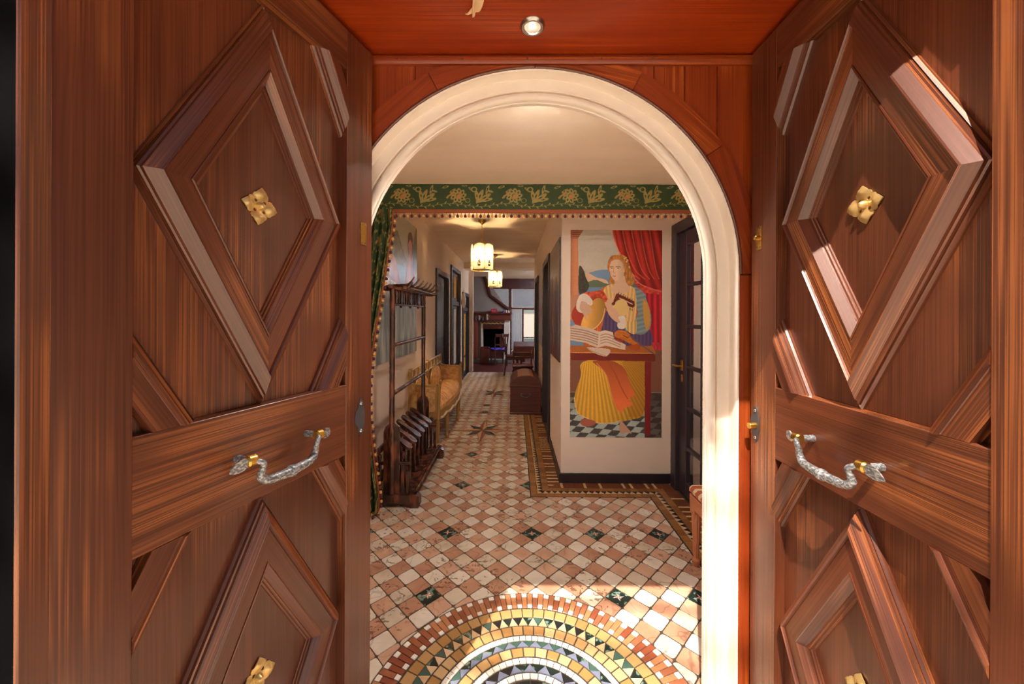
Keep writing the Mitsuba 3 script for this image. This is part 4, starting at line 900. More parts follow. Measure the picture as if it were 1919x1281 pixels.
for y in (SY0 + 0.05, SY1 - 0.05): obj('leg', tube([(SX0 + 0.03, y, 0), (SX0 + 0.035, y, 0.2), (SX0 + 0.03, y, 0.37)], [0.016, 0.022, 0.026], 10), 'gilt', se, 40)
for s, y in ((-1, SY0), (1, SY1 - 0.05)):
    ar = spline([(SX0 - 0.01, 0.34), (SX0 - 0.012, 0.60), (SX0 - 0.01, 0.72), (SX0 + 0.06, 0.715), (SX0 + 0.17, 0.705), (SX1 - 0.075, 0.70), (SX1 - 0.06, 0.66), (SX1 - 0.065, 0.50), (SX1 - 0.06, 0.34)], 5)
    a = obj('arm_panel', wall_y(sg.Polygon(ar).buffer(-0.012), y + 0.004, y + 0.046), 'damask_gold', se, 30)
    fr_ = sg.Polygon(ar); obj('arm_frame', wall_y(fr_.difference(fr_.buffer(-0.022)), y, y + 0.05), 'gilt', a, 30)
    px = SX1 - 0.055
    obj('arm_post', tube([(px, y + 0.025, 0.33), (px, y + 0.025, 0.50), (px + 0.004, y + 0.025, 0.68), (px + 0.004, y + 0.025, 0.72)], [0.024, 0.021, 0.020, 0.028], 12), 'gilt', se, 40)
    ro = lathe([(0, -0.004), (0.024, -0.002), (0.030, 0.008), (0.024, 0.018), (0.014, 0.022), (0, 0.024)], 14)
    obj('rosette', place(ro, (px + 0.012, y + 0.025, 0.735), (0, 1, 0), (0, 0, 1), (1, 0, 0)), 'gilt', se, 40)
# back: uprights, oval cushions, pierced rail
BX = SX0 - 0.015
obj('back_rail', box(BX, BX + 0.03, SY0, SY1, 0.855, 0.872, 0.004), 'silver_gilt', se)
obj('back_rail', box(BX, BX + 0.03, SY0, SY1, 0.745, 0.760, 0.004), 'silver_gilt', se)
for i in range(17):
    y = SY0 + 0.06 + i * (SY1 - SY0 - 0.12) / 16
    th = np.linspace(0, 2 * np.pi, 15)
    obj('pierced_ring', tube(np.c_[np.full(15, BX + 0.015), y + 0.040 * np.cos(th), 0.807 + 0.046 * np.sin(th)], 0.0075, 6, False), 'gilt' if i % 2 else 'silver_gilt', se, 40)
for y in (SY0 + 0.02, (SY0 + SY1) / 2, SY1 - 0.02): obj('back_post', box(BX, BX + 0.034, y - 0.02, y + 0.02, 0.40, 0.885, 0.006), 'gilt', se)
for y in (SY0 + 0.44, SY1 - 0.44):
    e = trimesh.creation.icosphere(subdivisions=3); e.apply_scale((0.045, 0.30, 0.165)); e.apply_translation((BX + 0.035, y, 0.585)); a = obj('back_cushion', e, 'damask_gold', se, True)
    th = np.linspace(0, 2 * np.pi, 40); obj('oval_frame', tube(np.c_[np.full(40, BX + 0.035), y + 0.31 * np.cos(th), 0.585 + 0.172 * np.sin(th)], 0.016, 8, False), 'gilt', a, 40)

# ------------------------------------------------------------------ striped stool at the right hall wall
st = thing('stool', 'wooden stool with striped cushion and fluted legs at the right edge of the arch', 'stool')
QX0, QX1, QY0, QY1 = 1.06, 1.385, 1.76, 2.29
m = box(QX0 - 0.006, QX1, QY0 - 0.006, QY1 + 0.006, 0.425, 0.475, 0.016); obj('cushion', m, 'striped', st)
obj('seat_rail', box(QX0, QX1 - 0.005, QY0, QY1, 0.345, 0.425, 0.004), 'stoolwood', st)
for x in (QX0 + 0.028, QX1 - 0.035):
    for y in (QY0 + 0.028, QY1 - 0.028): obj('leg', cat(fluted(x, y, 0.33, 0.028, 0.015), box(x - 0.026, x + 0.026, y - 0.026, y + 0.026, 0.315, 0.36, 0.003)), 'stoolwood', st, 30)

# ------------------------------------------------------------------ black glazed door in the right hall wall
gd = thing('door_3', 'black glazed door with small panes and brass handle right of the mural', 'door', kind='structure')
DX, dy0, dy1, dzt = XH - 0.005, 2.48, 3.24, 2.20
for nm, a in (('frame', (XH - 0.03, XH + 0.13, dy1 - 0.01, dy1 + 0.085, 0, dzt + 0.08)), ('frame', (XH - 0.03, XH + 0.13, dy0 - 0.085, dy0 + 0.01, 0, dzt + 0.08)), ('frame', (XH - 0.03, XH + 0.13, dy0 + 0.01, dy1 - 0.01, dzt - 0.01, dzt + 0.08)),
              ('stile', (XH + 0.0, XH + 0.04, dy1 - 0.145, dy1 - 0.012, 0.005, dzt - 0.012)), ('stile', (XH, XH + 0.04, dy0 + 0.012, dy0 + 0.13, 0.005, dzt - 0.012)),
              ('top_rail', (XH, XH + 0.04, dy0 + 0.13, dy1 - 0.145, dzt - 0.13, dzt - 0.012)), ('bottom_rail', (XH, XH + 0.04, dy0 + 0.13, dy1 - 0.145, 0.005, 0.13))):
    obj(nm, box(*a, 0.006), 'dark_paint', gd)
ym = (dy0 + 0.13 + dy1 - 0.145) / 2
zs = [0.13, 0.405, 0.735, 1.07, 1.405, 1.745, dzt - 0.13]
obj('muntin', box(XH + 0.004, XH + 0.036, ym - 0.014, ym + 0.014, 0.13, dzt - 0.13, 0.004), 'dark_paint', gd)
for z in zs[1:-1]: obj('muntin', box(XH + 0.004, XH + 0.036, dy0 + 0.13, dy1 - 0.145, z - 0.015, z + 0.015, 0.004), 'dark_paint', gd)
for a, b in ((dy0 + 0.13, ym - 0.014), (ym + 0.014, dy1 - 0.145)):
    for z0, z1 in zip(zs[:-1], zs[1:]):
        obj('pane', place(TM([(0, 0, 0), (1, 0, 0), (1, 1, 0), (0, 1, 0)], [[0, 1, 2, 3]]), (XH + 0.02, a, z0), (0, b - a, 0), (0, 0, z1 - z0), (1, 0, 0)), 'pane', gd)
hd = obj('handle', cat(tube([(XH - 0.002, dy1 - 0.075, 1.07), (XH - 0.045, dy1 - 0.075, 1.07)], 0.008, 10), tube([(XH - 0.045, dy1 - 0.078, 1.07), (XH - 0.046, dy1 - 0.02, 1.072), (XH - 0.040, dy1 + 0.02, 1.066)], [0.009, 0.008, 0.006], 10), box(XH - 0.006, XH, dy1 - 0.095, dy1 - 0.055, 1.03, 1.12, 0.003)), 'brass', gd, 40)
obj('key_plate', box(XH - 0.005, XH, dy1 - 0.090, dy1 - 0.060, 0.94, 1.00, 0.003), 'brass', gd)
v = []
yy = np.linspace(dy0 + 0.1, dy1 - 0.1, 120); zz2 = (0.12, 2.1)
v = np.array([(XH + 0.16 + 0.02 * math.sin(y * 75), y, z) for z in zz2 for y in yy]); f = [[i_, i_ + 1, i_ + 121, i_ + 120] for i_ in range(119)]
kk = obj('glass_curtain', TM(v, f), 'curtain_stripe', None, True); tag(kk, 'dark red and beige striped curtain behind the panes of the black door', 'curtain')
struct('wall_side_room', cat(box(XH + 0.6, XH + 0.7, 1.4, 3.6, 0, 0.5), box(XH + 0.12, XH + 0.6, 3.5, 3.6, 0, 2.6), box(XH + 0.12, XH + 0.6, 1.4, 1.5, 0, 2.6), box(XH + 0.12, XH + 0.6, 1.5, 3.5, 2.5, 2.6), box(XH + 0.12, XH + 0.6, 1.5, 3.5, -0.06, -0.0)), 'plaster', 'side room behind the black glazed door', 'wall')

# ------------------------------------------------------------------ domed chest
ch = thing('chest', 'dark brown wooden chest with domed tan lid in the corridor by the right wall', 'chest')
CX0, CX1, CY0, CY1 = -0.065, 0.395, 5.62, 6.42
obj('body', box(CX0, CX1, CY0, CY1, 0.0, 0.425, 0.008), 'chestwood', ch)
obj('plinth', box(CX0 - 0.008, CX1 + 0.008, CY0 - 0.008, CY1 + 0.008, 0.0, 0.035, 0.005), 'chestwood', ch)
obj('rim', box(CX0 - 0.008, CX1 + 0.008, CY0 - 0.008, CY1 + 0.008, 0.405, 0.440, 0.005), 'chestwood', ch)
th = np.linspace(0, np.pi, 17); cxm, rx = (CX0 + CX1) / 2, (CX1 - CX0) / 2
dome = [(cxm + rx * math.cos(t), 0.438 + 0.135 * math.sin(t)) for t in th]
ld = obj('lid', wall_y(sg.Polygon(dome), CY0, CY1), 'chestwood', ch, 30)
dome2 = [(cxm + rx * 0.86 * math.cos(t), 0.447 + 0.134 * math.sin(t)) for t in th]
obj('lid_cover', wall_y(sg.Polygon(dome2), CY0 + 0.05, CY1 - 0.05), mat('tan_wood', srgb(178, 122, 70), 0.4), ld, 30)
obj('handle', tube(spline([(cxm - 0.065, CY0 - 0.004, 0.295), (cxm - 0.055, CY0 - 0.03, 0.275), (cxm, CY0 - 0.035, 0.262), (cxm + 0.055, CY0 - 0.03, 0.275), (cxm + 0.065, CY0 - 0.004, 0.295)], 5), 0.008, 8), 'iron', ch, 40)
for x in (cxm - 0.065, cxm + 0.065): obj('handle_plate', box(x - 0.016, x + 0.016, CY0 - 0.005, CY0, 0.275, 0.32, 0.002), 'iron', ch)

# ------------------------------------------------------------------ hanging lanterns
def lantern(x, y, ztop, zbot, r, label):
    k = thing('lantern', label, 'lantern')
    obj('canopy', lathe([(0, CC), (0.055, CC), (0.050, CC - 0.02), (0.02, CC - 0.045), (0.008, CC - 0.055), (0, CC - 0.055)][::-1], 20, (x, y, 0)), 'brass', k, 40)
    n = max(6, int((CC - 0.05 - ztop) / 0.035)); links = []
    for i in range(n):
        z = ztop + (i + 0.5) * (CC - 0.05 - ztop) / n; th = np.linspace(0, 2 * np.pi, 11); w = np.c_[0.008 * np.cos(th), np.zeros(11), 0.021 * np.sin(th)]
        if i % 2: w = w[:, [1, 0, 2]]
        links.append(tube(w + (x, y, z), 0.0028, 5, False))
    obj('chain', cat(*links), 'brass', k, True)
    obj('crown', lathe([(0.006, 0.06), (0.016, 0.045), (0.012, 0.02), (0.04, 0.0), (0.045, -0.012), (0.012, -0.012), (0.0, -0.012)][::-1], 18, (x, y, ztop - 0.02)), 'brass', k, 40)
    h = ztop - zbot; ap = r * math.cos(math.pi / 6); w = r * 0.5 - 0.004
    arch = [(-w, 0)] + [(-w, h * 0.80)] + [(w * math.cos(t), h * 0.80 + h * 0.15 * math.sin(t)) for t in np.linspace(np.pi, 0, 11)] + [(w, 0)]
    for i in range(6):
        a = math.pi / 3 * i + math.pi / 6 - 0.2; er = np.array([math.cos(a), math.sin(a), 0]); et = np.array([-math.sin(a), math.cos(a), 0])
        v = np.array([(q_[0], q_[1], 0) for q_ in arch]); nv = len(v)
        pv, pf = trimesh.creation.triangulate_polygon(sg.Polygon(arch)); m = TM(np.c_[pv, np.zeros(len(pv))], pf)
        g = obj('glass_panel', place(m, np.array([x, y, zbot]) + er * ap, et, (0, 0, 1), -er), 'frosted', k)
        # painted flower basket on the glass
        fl = shapely.union_all([sg.Polygon([(-0.020, h * 0.20), (0.020, h * 0.20), (0.015, h * 0.13), (-0.015, h * 0.13)])] + [sg.Point(u_, h * 0.24 + w_).buffer(0.008, 4) for u_, w_ in ((-0.016, 0), (0, 0.008), (0.015, 0.002), (0.010, 0.03), (-0.006, 0.024))])
        obj('flower_motif', place(extrude(fl, 0.0008), np.array([x, y, zbot]) + er * (ap + 0.0012), et, (0, 0, 1), er), mat('motif', srgb(150, 100, 60), 0.7) if 'mat_motif' not in scene else 'motif', g)
        b = math.pi / 3 * i - 0.2 + math.pi / 3; c_ = np.array([x + r * math.cos(b), y + r * math.sin(b), 0])
        for q_ in (0.04, 0.26, 0.52, 0.74): obj('edge_clip', tube([c_ + (0, 0, zbot + h * q_), c_ + (0, 0, zbot + h * q_ + 0.016)], 0.0065, 6), 'brass', k, 40)
        a2 = b + math.pi / 3; p1 = np.array([x + r * math.cos(b), y + r * math.sin(b), zbot]); p2 = np.array([x + r * math.cos(a2), y + r * math.sin(a2), zbot])
        obj('bottom_bar', tube([p1, p2], 0.004, 6), 'brass', k, 40)
        obj('top_arm', tube(spline([np.array([x, y, ztop - 0.025]), np.array([x, y, ztop - 0.01]) + (p1 - [x, y, zbot]) * 0.5, p1 + (0, 0, h * 0.82)], 4), 0.0035, 6), 'brass', k, 40)
    obj('bottom_glass', place(TM([(r * 0.97 * math.cos(math.pi / 3 * i - 0.2), r * 0.97 * math.sin(math.pi / 3 * i - 0.2), 0) for i in range(6)], [[0, i, i + 1] for i in range(1, 5)]), (x, y, zbot + 0.004), (1, 0, 0), (0, 1, 0), (0, 0, 1)), 'pane', k)
    bulb = trimesh.creation.icosphere(subdivisions=2, radius=0.034); bulb.apply_scale((1, 1, 1.25)); bulb.apply_translation((x, y, zbot + h * 0.55))
    obj('bulb', bulb, 'white_paint', k, True, emitter={'type': 'area', 'radiance': {'type': 'rgb', 'value': [PENDANT_POWER * c for c in (1.0, 0.66, 0.34)]}})
    obj('bulb_holder', tube([(x, y, zbot + h * 0.66), (x, y, ztop - 0.03)], 0.014, 10), 'brass', k, 40)
lantern(-0.425, 4.83, 2.405, 2.055, 0.150, 'nearer brass lantern with six lit frosted glass panels hanging from the corridor ceiling')
lantern(-0.405, 7.66, 2.380, 2.050, 0.150, 'farther brass lantern with lit frosted panels hanging deeper in the corridor')

# ------------------------------------------------------------------ corridor doors
def framed_door(name, x0, x1, y0, y1, top, label, side, fill):
    k = thing(name, label, 'door', kind='structure')
    s = 1 if side == 'left' else -1                               # towards the corridor
    xw = XL if side == 'left' else XR
    for a, b, c_, d_, nm in ((y0 - 0.07, y0 + 0.01, 0, top + 0.07, 'frame'), (y1 - 0.01, y1 + 0.07, 0, top + 0.07, 'frame'), (y0 + 0.01, y1 - 0.01, top - 0.01, top + 0.07, 'frame')):
        xa, xb = sorted((xw + s * 0.028, xw - s * 0.13)); obj(nm, box(xa, xb, a, b, c_, d_, 0.006), 'dark_paint', k)
    def q(dx0, dx1, a, b, c_, d_, nm, m, parent=k):
        xa, xb = sorted((xw + s * dx0, xw + s * dx1)); return obj(nm, box(xa, xb, a, b, c_, d_, 0.004), m, parent)
    fill(k, q, y0 + 0.012, y1 - 0.012, top - 0.012)
    return k
def solid(k, q, a, b, t):
    q(-0.08, -0.04, a, b, 0.005, t, 'leaf', 'dark_paint2')
    q(-0.042, -0.034, a + 0.12, b - 0.12, 0.25, 0.95, 'panel', 'dark_paint'); q(-0.042, -0.034, a + 0.12, b - 0.12, 1.1, t - 0.14, 'panel', 'dark_paint')
    q(-0.03, -0.012, a + 0.04, a + 0.14, 1.04, 1.06, 'handle', 'brass')
def glazed(m_low, m_top, split):
    def go(k, q, a, b, t):
        for z0, z1, m in ((0.01, split, m_low), (split + 0.09, t, m_top)):
            mid = (a + b) / 2
            for y0, y1 in ((a, a + 0.06), (mid - 0.03, mid + 0.03), (b - 0.06, b)): q(-0.075, -0.035, y0, y1, z0, z1, 'stile', 'dark_paint')
            for y0, y1 in ((a + 0.06, mid - 0.03), (mid + 0.03, b - 0.06)):
                q(-0.075, -0.035, y0, y1, z0, z0 + 0.07, 'rail', 'dark_paint'); q(-0.075, -0.035, y0, y1, z1 - 0.06, z1, 'rail', 'dark_paint')
                q(-0.060, -0.052, y0 - 0.005, y1 + 0.005, z0 + 0.065, z1 - 0.055, 'pane', m)
                if m is m_low: q(-0.07, -0.040, y0, y1, 0.42, 0.46, 'glazing_bar', 'dark_paint')
        q(-0.09, 0.0, a, b, split, split + 0.09, 'transom', 'dark_paint')
        q(-0.034, -0.006, a + 0.02, a + 0.13, 1.04, 1.06, 'handle', 'brass')
    return go
framed_door('door_4', 0, 0, 5.74, 6.66, 2.12, 'dark doorway in the left corridor wall nearest the settee', 'left', solid)
framed_door('door_5', 0, 0, 7.05, 8.10, 2.34, 'tall dark framed door with yellow transom panes in the left wall', 'left', glazed('pale_glass', 'yellow_glass', 1.66))
framed_door('door_6', 0, 0, 8.62, 9.62, 1.93, 'low dark framed glazed door farthest down the left wall', 'left', glazed('yellow_glass', 'pale_glass', 1.56))
framed_door('door_7', 0, 0, 4.46, 5.24, 2.14, 'dark door in the right wall beyond the dark painting', 'right', solid)
framed_door('door_8', 0, 0, 6.62, 7.38, 2.10, 'farther dark door in the right corridor wall', 'right', solid)
struct('wall_behind_doors', cat(box(XL - 0.30, XL - 0.22, 5.6, 9.75, 0, 2.9), box(XR + 0.22, XR + 0.3, 4.3, 7.6, 0, 2.9)), 'dark_paint2', 'dark back of the closed doors', 'wall')
sc_ = thing('wall_sconce', 'small white porcelain ornament on the left wall beside the farthest door', 'ornament')
obj('body', lathe([(0, 0), (0.02, 0.02), (0.045, 0.10), (0.05, 0.20), (0.03, 0.30), (0.012, 0.36), (0, 0.44)], 12, (XL + 0.055, 8.42, 1.62)), 'white_paint', sc_, 40)
obj('bracket', box(XL, XL + 0.03, 8.40, 8.44, 1.70, 1.80, 0.003), 'iron', sc_)

hl = thing('ceiling_lamp', 'round flush white ceiling lamp just inside the arch of the hall', 'lamp')
obj('base', lathe([(0, HC), (0.095, HC), (0.095, HC - 0.012), (0, HC - 0.012)][::-1], 32, (0.10, 1.597, 0)), 'white_paint', hl, 40)
obj('dome', lathe([(0, HC - 0.045), (0.04, HC - 0.042), (0.07, HC - 0.033), (0.086, HC - 0.0125)], 32, (0.10, 1.597, 0)), 'white_paint', hl, True, emitter={'type': 'area', 'radiance': {'type': 'rgb', 'value': [HALL_LAMP * c for c in (1.0, 0.92, 0.84)]}})

# ------------------------------------------------------------------ fireplace room at the far end
fp = thing('fireplace', 'corner fireplace with sloping grey hood, brown mantel beam and scalloped fringe at the far end', 'fireplace')
FY = 11.75
obj('hearth', box(-2.2, -0.10, FY - 0.25, 12.85, 0.0, 0.10, 0.01), mat('hearth_stone', srgb(120, 122, 116), 0.6), fp)
obj('mantel_beam', box(-2.2, -0.12, FY - 0.10, 12.86, 1.30, 1.50, 0.012), 'redwood', fp)
obj('mantel_shelf', box(-2.2, -0.09, FY - 0.16, 12.86, 1.50, 1.53, 0.008), 'redwood', fp)
hv = [(-2.2, FY - 0.02, 1.53), (-0.16, FY - 0.02, 1.53), (-0.16, 12.88, 1.53), (-2.2, 12.88, 1.53), (-2.2, FY + 0.45, 2.70), (-0.97, FY + 0.45, 2.70), (-0.97, 12.88, 2.70), (-2.2, 12.88, 2.70)]
obj('hood', TM(hv, [[0, 1, 5, 4], [1, 2, 6, 5], [2, 3, 7, 6], [3, 0, 4, 7], [4, 5, 6, 7], [3, 2, 1, 0]]), 'hood', fp)
obj('hood_trim', tube([(-0.15, FY - 0.03, 1.60), (-0.78, FY + 0.18, 2.06), (-0.80, FY + 0.19, 2.10), (-0.99, FY + 0.42, 2.69)], 0.055, 6), 'darkred', fp, 40)
obj('hood_moulding', box(-2.2, -0.14, FY - 0.06, FY + 0.0, 1.56, 1.60, 0.006), 'hood', fp)
obj('pillar', box(-0.34, -0.16, FY - 0.04, 12.8, 0.10, 1.30, 0.006), 'white_paint', fp)
obj('pillar', box(-1.06, -1.00, FY - 0.02, 12.6, 0.10, 1.30, 0.006), 'white_paint', fp)
obj('back_wall', box(-2.2, -0.34, 12.6, 12.85, 0.10, 1.30), 'hood', fp)
obj('firebox_lintel', box(-1.0, -0.34, FY + 0.02, FY + 0.08, 1.02, 1.20, 0.004), 'redwood', fp)
obj('firebox', box(-1.0, -0.34, FY + 0.22, FY + 0.26, 0.35, 1.02), 'black', fp)
obj('firebox_base', box(-1.0, -0.34, FY + 0.02, FY + 0.20, 0.10, 0.42, 0.004), 'darkred', fp)
obj('side_panel', box(-1.40, -1.06, FY + 0.05, FY + 0.1, 0.10, 1.30), 'hood', fp)
obj('red_post', box(-1.27, -1.16, FY - 0.14, FY - 0.04, 0.10, 1.28, 0.01), mat('red_post', srgb(150, 66, 52), 0.45), fp)
fri = sg.Polygon([(-1.06, 1.305)] + [(-1.06 + t * 0.74, 1.225 - 0.035 * abs(math.sin(t * 6 * math.pi))) for t in np.linspace(0, 1, 73)] + [(-0.32, 1.305)])
fk = obj('scalloped_fringe', wall_y(fri, FY - 0.125, FY - 0.112), 'darkred', fp)
obj('gold_edge', tube([(-1.06 + t * 0.74, FY - 0.128, 1.222 - 0.035 * abs(math.sin(t * 6 * math.pi))) for t in np.linspace(0, 1, 73)], 0.011, 5), mat('fringe_gold', srgb(206, 176, 104), 0.6), fk)
sg_ = thing('exit_sign', 'small red sign with pale lettering standing on the mantel shelf', 'sign')
obj('board', box(-0.735, -0.555, FY - 0.14, FY - 0.115, 1.533, 1.655, 0.005), 'sign_red', sg_)
tm = meshkit.text_mesh('EXIT', 0.052, 0.003, True); tw = tm.bounds[1][0]; tm.apply_scale((0.125 / tw, 1, 1))
obj('lettering', place(tm, (-0.708, FY - 0.1415, 1.570), (1, 0, 0), (0, 0, 1), (0, -1, 0)), 'sign_letter', sg_)
for i, (x, h, r, m, lab, sh) in enumerate([(-1.21, 0.12, 0.035, 'iron', 'dark metal jug hanging leftmost below the mantel shelf', 0), (-1.10, 0.15, 0.035, 'steel', 'pale metal jug hanging second below the mantel shelf', 1), (-0.99, 0.12, 0.04, 'iron', 'dark round pot hanging between two pale jugs at the mantel', 2), (-0.86, 0.18, 0.045, 'steel', 'shiny silver jug hanging rightmost below the mantel shelf', 3)]):
    k = thing('jug', lab, 'jug', 'jugs on the mantel beam')
    z = 1.285 + (0.02 if sh % 2 else 0)
    obj('body', lathe([(0, 0), (r * 0.8, 0.0), (r, h * 0.3), (r * 0.6, h * 0.7), (r * 0.75, h), (r * 0.6, h), (0, h * 0.95)], 14, (x, FY - 0.165, z)), m, k, 40)
    obj('handle', tube([(x + r * 0.7, FY - 0.165, z + h * 0.9), (x + r * 1.5, FY - 0.165, z + h * 0.75), (x + r * 1.4, FY - 0.165, z + h * 0.45), (x + r * 0.9, FY - 0.165, z + h * 0.3)], 0.006, 6), m, k, 40)
for i, (x, m, lab) in enumerate([(-0.345, 'lavender', 'small purple vase on the mantel near its right end'), (-0.27, 'white_paint', 'small white vase on the mantel near its right end'), (-0.20, 'sand_pale', 'pale beige vase at the right end of the mantel')]):
    k = obj('vase', lathe([(0, 0), (0.018, 0), (0.026, 0.03), (0.014, 0.06), (0.02, 0.085), (0, 0.08)], 12, (x, FY - 0.11, 1.532)), m, None, 40); tag(k, lab, 'vase')
# stool-like chest, chair and its lilac cushion before the fireplace
k = thing('wood_box', 'upright brown wooden box before the hearth, left of the lilac chair', 'box')
obj('body', box(-1.04, -0.78, FY - 0.42, FY - 0.27, 0.0, 0.47, 0.01), 'redwood', k); obj('lid', box(-1.06, -0.76, FY - 0.43, FY - 0.26, 0.47, 0.50, 0.008), 'darkred', k)
for x in (-1.05, -0.77): obj('knob', trimesh.creation.icosphere(subdivisions=1, radius=0.018).apply_translation((x, FY - 0.44, 0.485)), 'brass', k, True)
def chair(x, y, rz, label, seat_m, h=0.92):
    k = thing('dining_chair', label, 'chair', 'dark chairs in the far room')
    R_ = T().translate([x, y, 0]).rotate([0, 0, 1], rz)
    P_ = lambda nm, me, m: obj(nm, me, m, k, 40, to_world=R_)
    P_('seat', box(-0.21, 0.21, -0.21, 0.21, 0.44, 0.48, 0.012), seat_m)
    P_('apron', box(-0.19, 0.19, -0.19, 0.19, 0.38, 0.44, 0.004), 'darkred')
    for sx in (-1, 1):
        P_('leg', tube([(sx * 0.18, -0.18, 0.0), (sx * 0.19, -0.18, 0.40)], [0.014, 0.022], 8), 'darkred')
        P_('back_leg', tube(spline([(sx * 0.18, 0.24, 0.0), (sx * 0.18, 0.19, 0.40), (sx * 0.19, 0.22, 0.70), (sx * 0.19, 0.30, h)], 5), 0.018, 8), 'darkred')
    P_('back_rail', box(-0.19, 0.19, 0.275, 0.30, h - 0.09, h, 0.008), 'darkred'); P_('back_splat', box(-0.05, 0.05, 0.205, 0.235, 0.50, h - 0.06, 0.006), 'darkred'); P_('back_rail', box(-0.19, 0.19, 0.20, 0.222, 0.58, 0.62, 0.006), 'darkred')
    return k
chair(-0.47, FY - 0.60, 200, 'dark red chair with lilac seat in front of the fireplace', 'lavender')
chair(-0.02, 9.35, 90, 'dark chair with curved back at the left end of the dining table', 'darkred', 1.0)
chair(0.16, 7.62, 0, 'dark chair with pale glinting seat behind the chest', 'darkred', 0.70)
tb = thing('dining_table', 'dark table with brown cloth in front of the bright window', 'table')
obj('table_top', box(-0.02, 1.5, 8.45, 9.9, 0.74, 0.775, 0.008), 'chestwood', tb)
obj('cloth_skirt', cat(box(-0.025, 1.5, 8.44, 8.45, 0.50, 0.776), box(-0.03, -0.02, 8.44, 9.9, 0.52, 0.776)), 'chestwood', tb)
for x, y in ((0.06, 8.55), (0.06, 9.8), (1.4, 8.55), (1.4, 9.8)): obj('leg', tube([(x, y, 0), (x, y, 0.1), (x, y, 0.6), (x, y, 0.74)], [0.025, 0.035, 0.03, 0.04], 10), 'redwood', tb, 40)
# window wall with blinds
ww = struct('wall_window', wall_y(rect(-3.5, 3.5, 0, 2.9).difference(rect(-0.12, 2.3, 0.25, 1.66).union(rect(-0.95, 2.3, 1.74, 2.34))), 13.0, 13.12), 'plaster', 'end wall with windows of the dining room', 'wall')
struct('trim_5', box(-2.2, 2.4, 12.9, 12.99, 2.36, 2.70, 0.01), 'darkred', 'dark red brown wooden pelmet above the far windows', 'pelmet')
wn = thing('window_1', 'bright far window with white frame and balcony railing behind', 'window', kind='structure')
for a in ((-0.16, -0.08, 0.25, 1.72), (0.245, 0.300, 0.25, 1.66), (1.2, 1.27, 0.25, 1.66), (2.28, 2.36, 0.25, 1.72)): obj('mullion', box(a[0], a[1], 12.93, 13.06, a[2], a[3], 0.006), 'darkred', wn)
obj('head', box(-0.16, 2.36, 12.93, 13.06, 1.64, 1.72, 0.006), 'darkred', wn); obj('sill', box(-0.16, 2.36, 12.90, 13.1, 0.20, 0.26, 0.006), 'white_paint', wn)
obj('post', box(-0.22, -0.12, 12.88, 12.98, 0.0, 2.36, 0.006), 'darkred', wn)
for a, b in ((0.30, 1.2), (1.27, 2.28)): obj('pane', place(TM([(0, 0, 0), (1, 0, 0), (1, 1, 0), (0, 1, 0)], [[0, 1, 2, 3]]), (a, 13.03, 0.26), (b - a, 0, 0), (0, 0, 1.38), (0, -1, 0)), 'pane', wn)
def blind(x0, x1, z0, z1, label):
    k = thing('window_blind', label, 'blind', 'pale blinds of the far room')
    n = 18; h = (z1 - z0) / n
    for i in range(n): obj('slat', box(x0 + 0.02, x1 - 0.02, 12.925, 12.937, z0 + i * h, z0 + (i + 0.93) * h), 'blind', k)
    for a in (x0, x1 - 0.025): obj('side_rail', box(a, a + 0.025, 12.91, 12.95, z0 - 0.02, z1), 'white_paint', k)
    obj('bottom_bar', box(x0, x1, 12.91, 12.95, z0 - 0.03, z0), 'white_paint', k)
blind(-0.98, -0.23, 1.55, 2.35, 'pale blind half hidden by the sloping fireplace hood')
blind(-0.10, 0.68, 1.74, 2.35, 'pale blind above the bright far window')
v = np.array([(x, 12.88 + 0.012 * math.sin(x * 110), z) for z in (0.3, 1.66) for x in np.linspace(-0.12, 0.245, 60)]); f = [[i_, i_ + 1, i_ + 61, i_ + 60] for i_ in range(59)]
kk = obj('sheer_curtain', TM(v, f), 'sheer', None, True); tag(kk, 'white sheer curtain at the left part of the far window', 'curtain')
ra = thing('balcony_railing', 'pale balcony railing outside the far window', 'railing')
obj('rail', box(-0.6, 3.0, 14.0, 14.05, 0.60, 0.64, 0.005), 'iron', ra); obj('panel', box(-0.6, 3.0, 14.01, 14.03, 0.36, 0.58), mat('rail_panel', srgb(150, 176, 180), 0.5), ra); obj('lower_panel', box(-0.6, 3.0, 14.01, 14.03, -0.1, 0.34), mat('rail_low', srgb(214, 150, 90), 0.6), ra)

# ------------------------------------------------------------------ small things of the porch
sp = thing('spotlight', 'round recessed spotlight with metal ring in the orange wooden ceiling', 'spotlight')
sx, sy = 0.052, 1.205
obj('ring', lathe([(0.026, -0.001), (0.028, -0.008), (0.034, -0.0085), (0.039, -0.004), (0.040, 0.0), (0.026, 0.0)], 36, (sx, sy, 2.4195)), 'steel', sp, 40)
obj('socket', lathe([(0.0265, 0.0), (0.0275, -0.0065), (0.0285, -0.0065), (0.0285, 0.0)], 30, (sx, sy, 2.4190)), 'black', sp, 40)
obj('reflector', lathe([(0.0262, -0.0040), (0.020, -0.0022), (0.010, -0.0012), (0.0, -0.001)], 30, (sx, sy, 2.4195)), 'white_paint', sp, 20)
ge = trimesh.creation.icosphere(subdivisions=2, radius=0.0065); ge.apply_scale((0.9, 1.7, 0.5)); ge.apply_translation((sx, sy, 2.4165))
obj('bulb', ge, 'white_paint', sp, True, emitter={'type': 'area', 'radiance': {'type': 'rgb', 'value': [26.0, 24.6, 22.4]}})
pc = thing('paper_scrap', 'torn pale scrap of peeling paper hanging under the orange wooden ceiling', 'paper scrap')
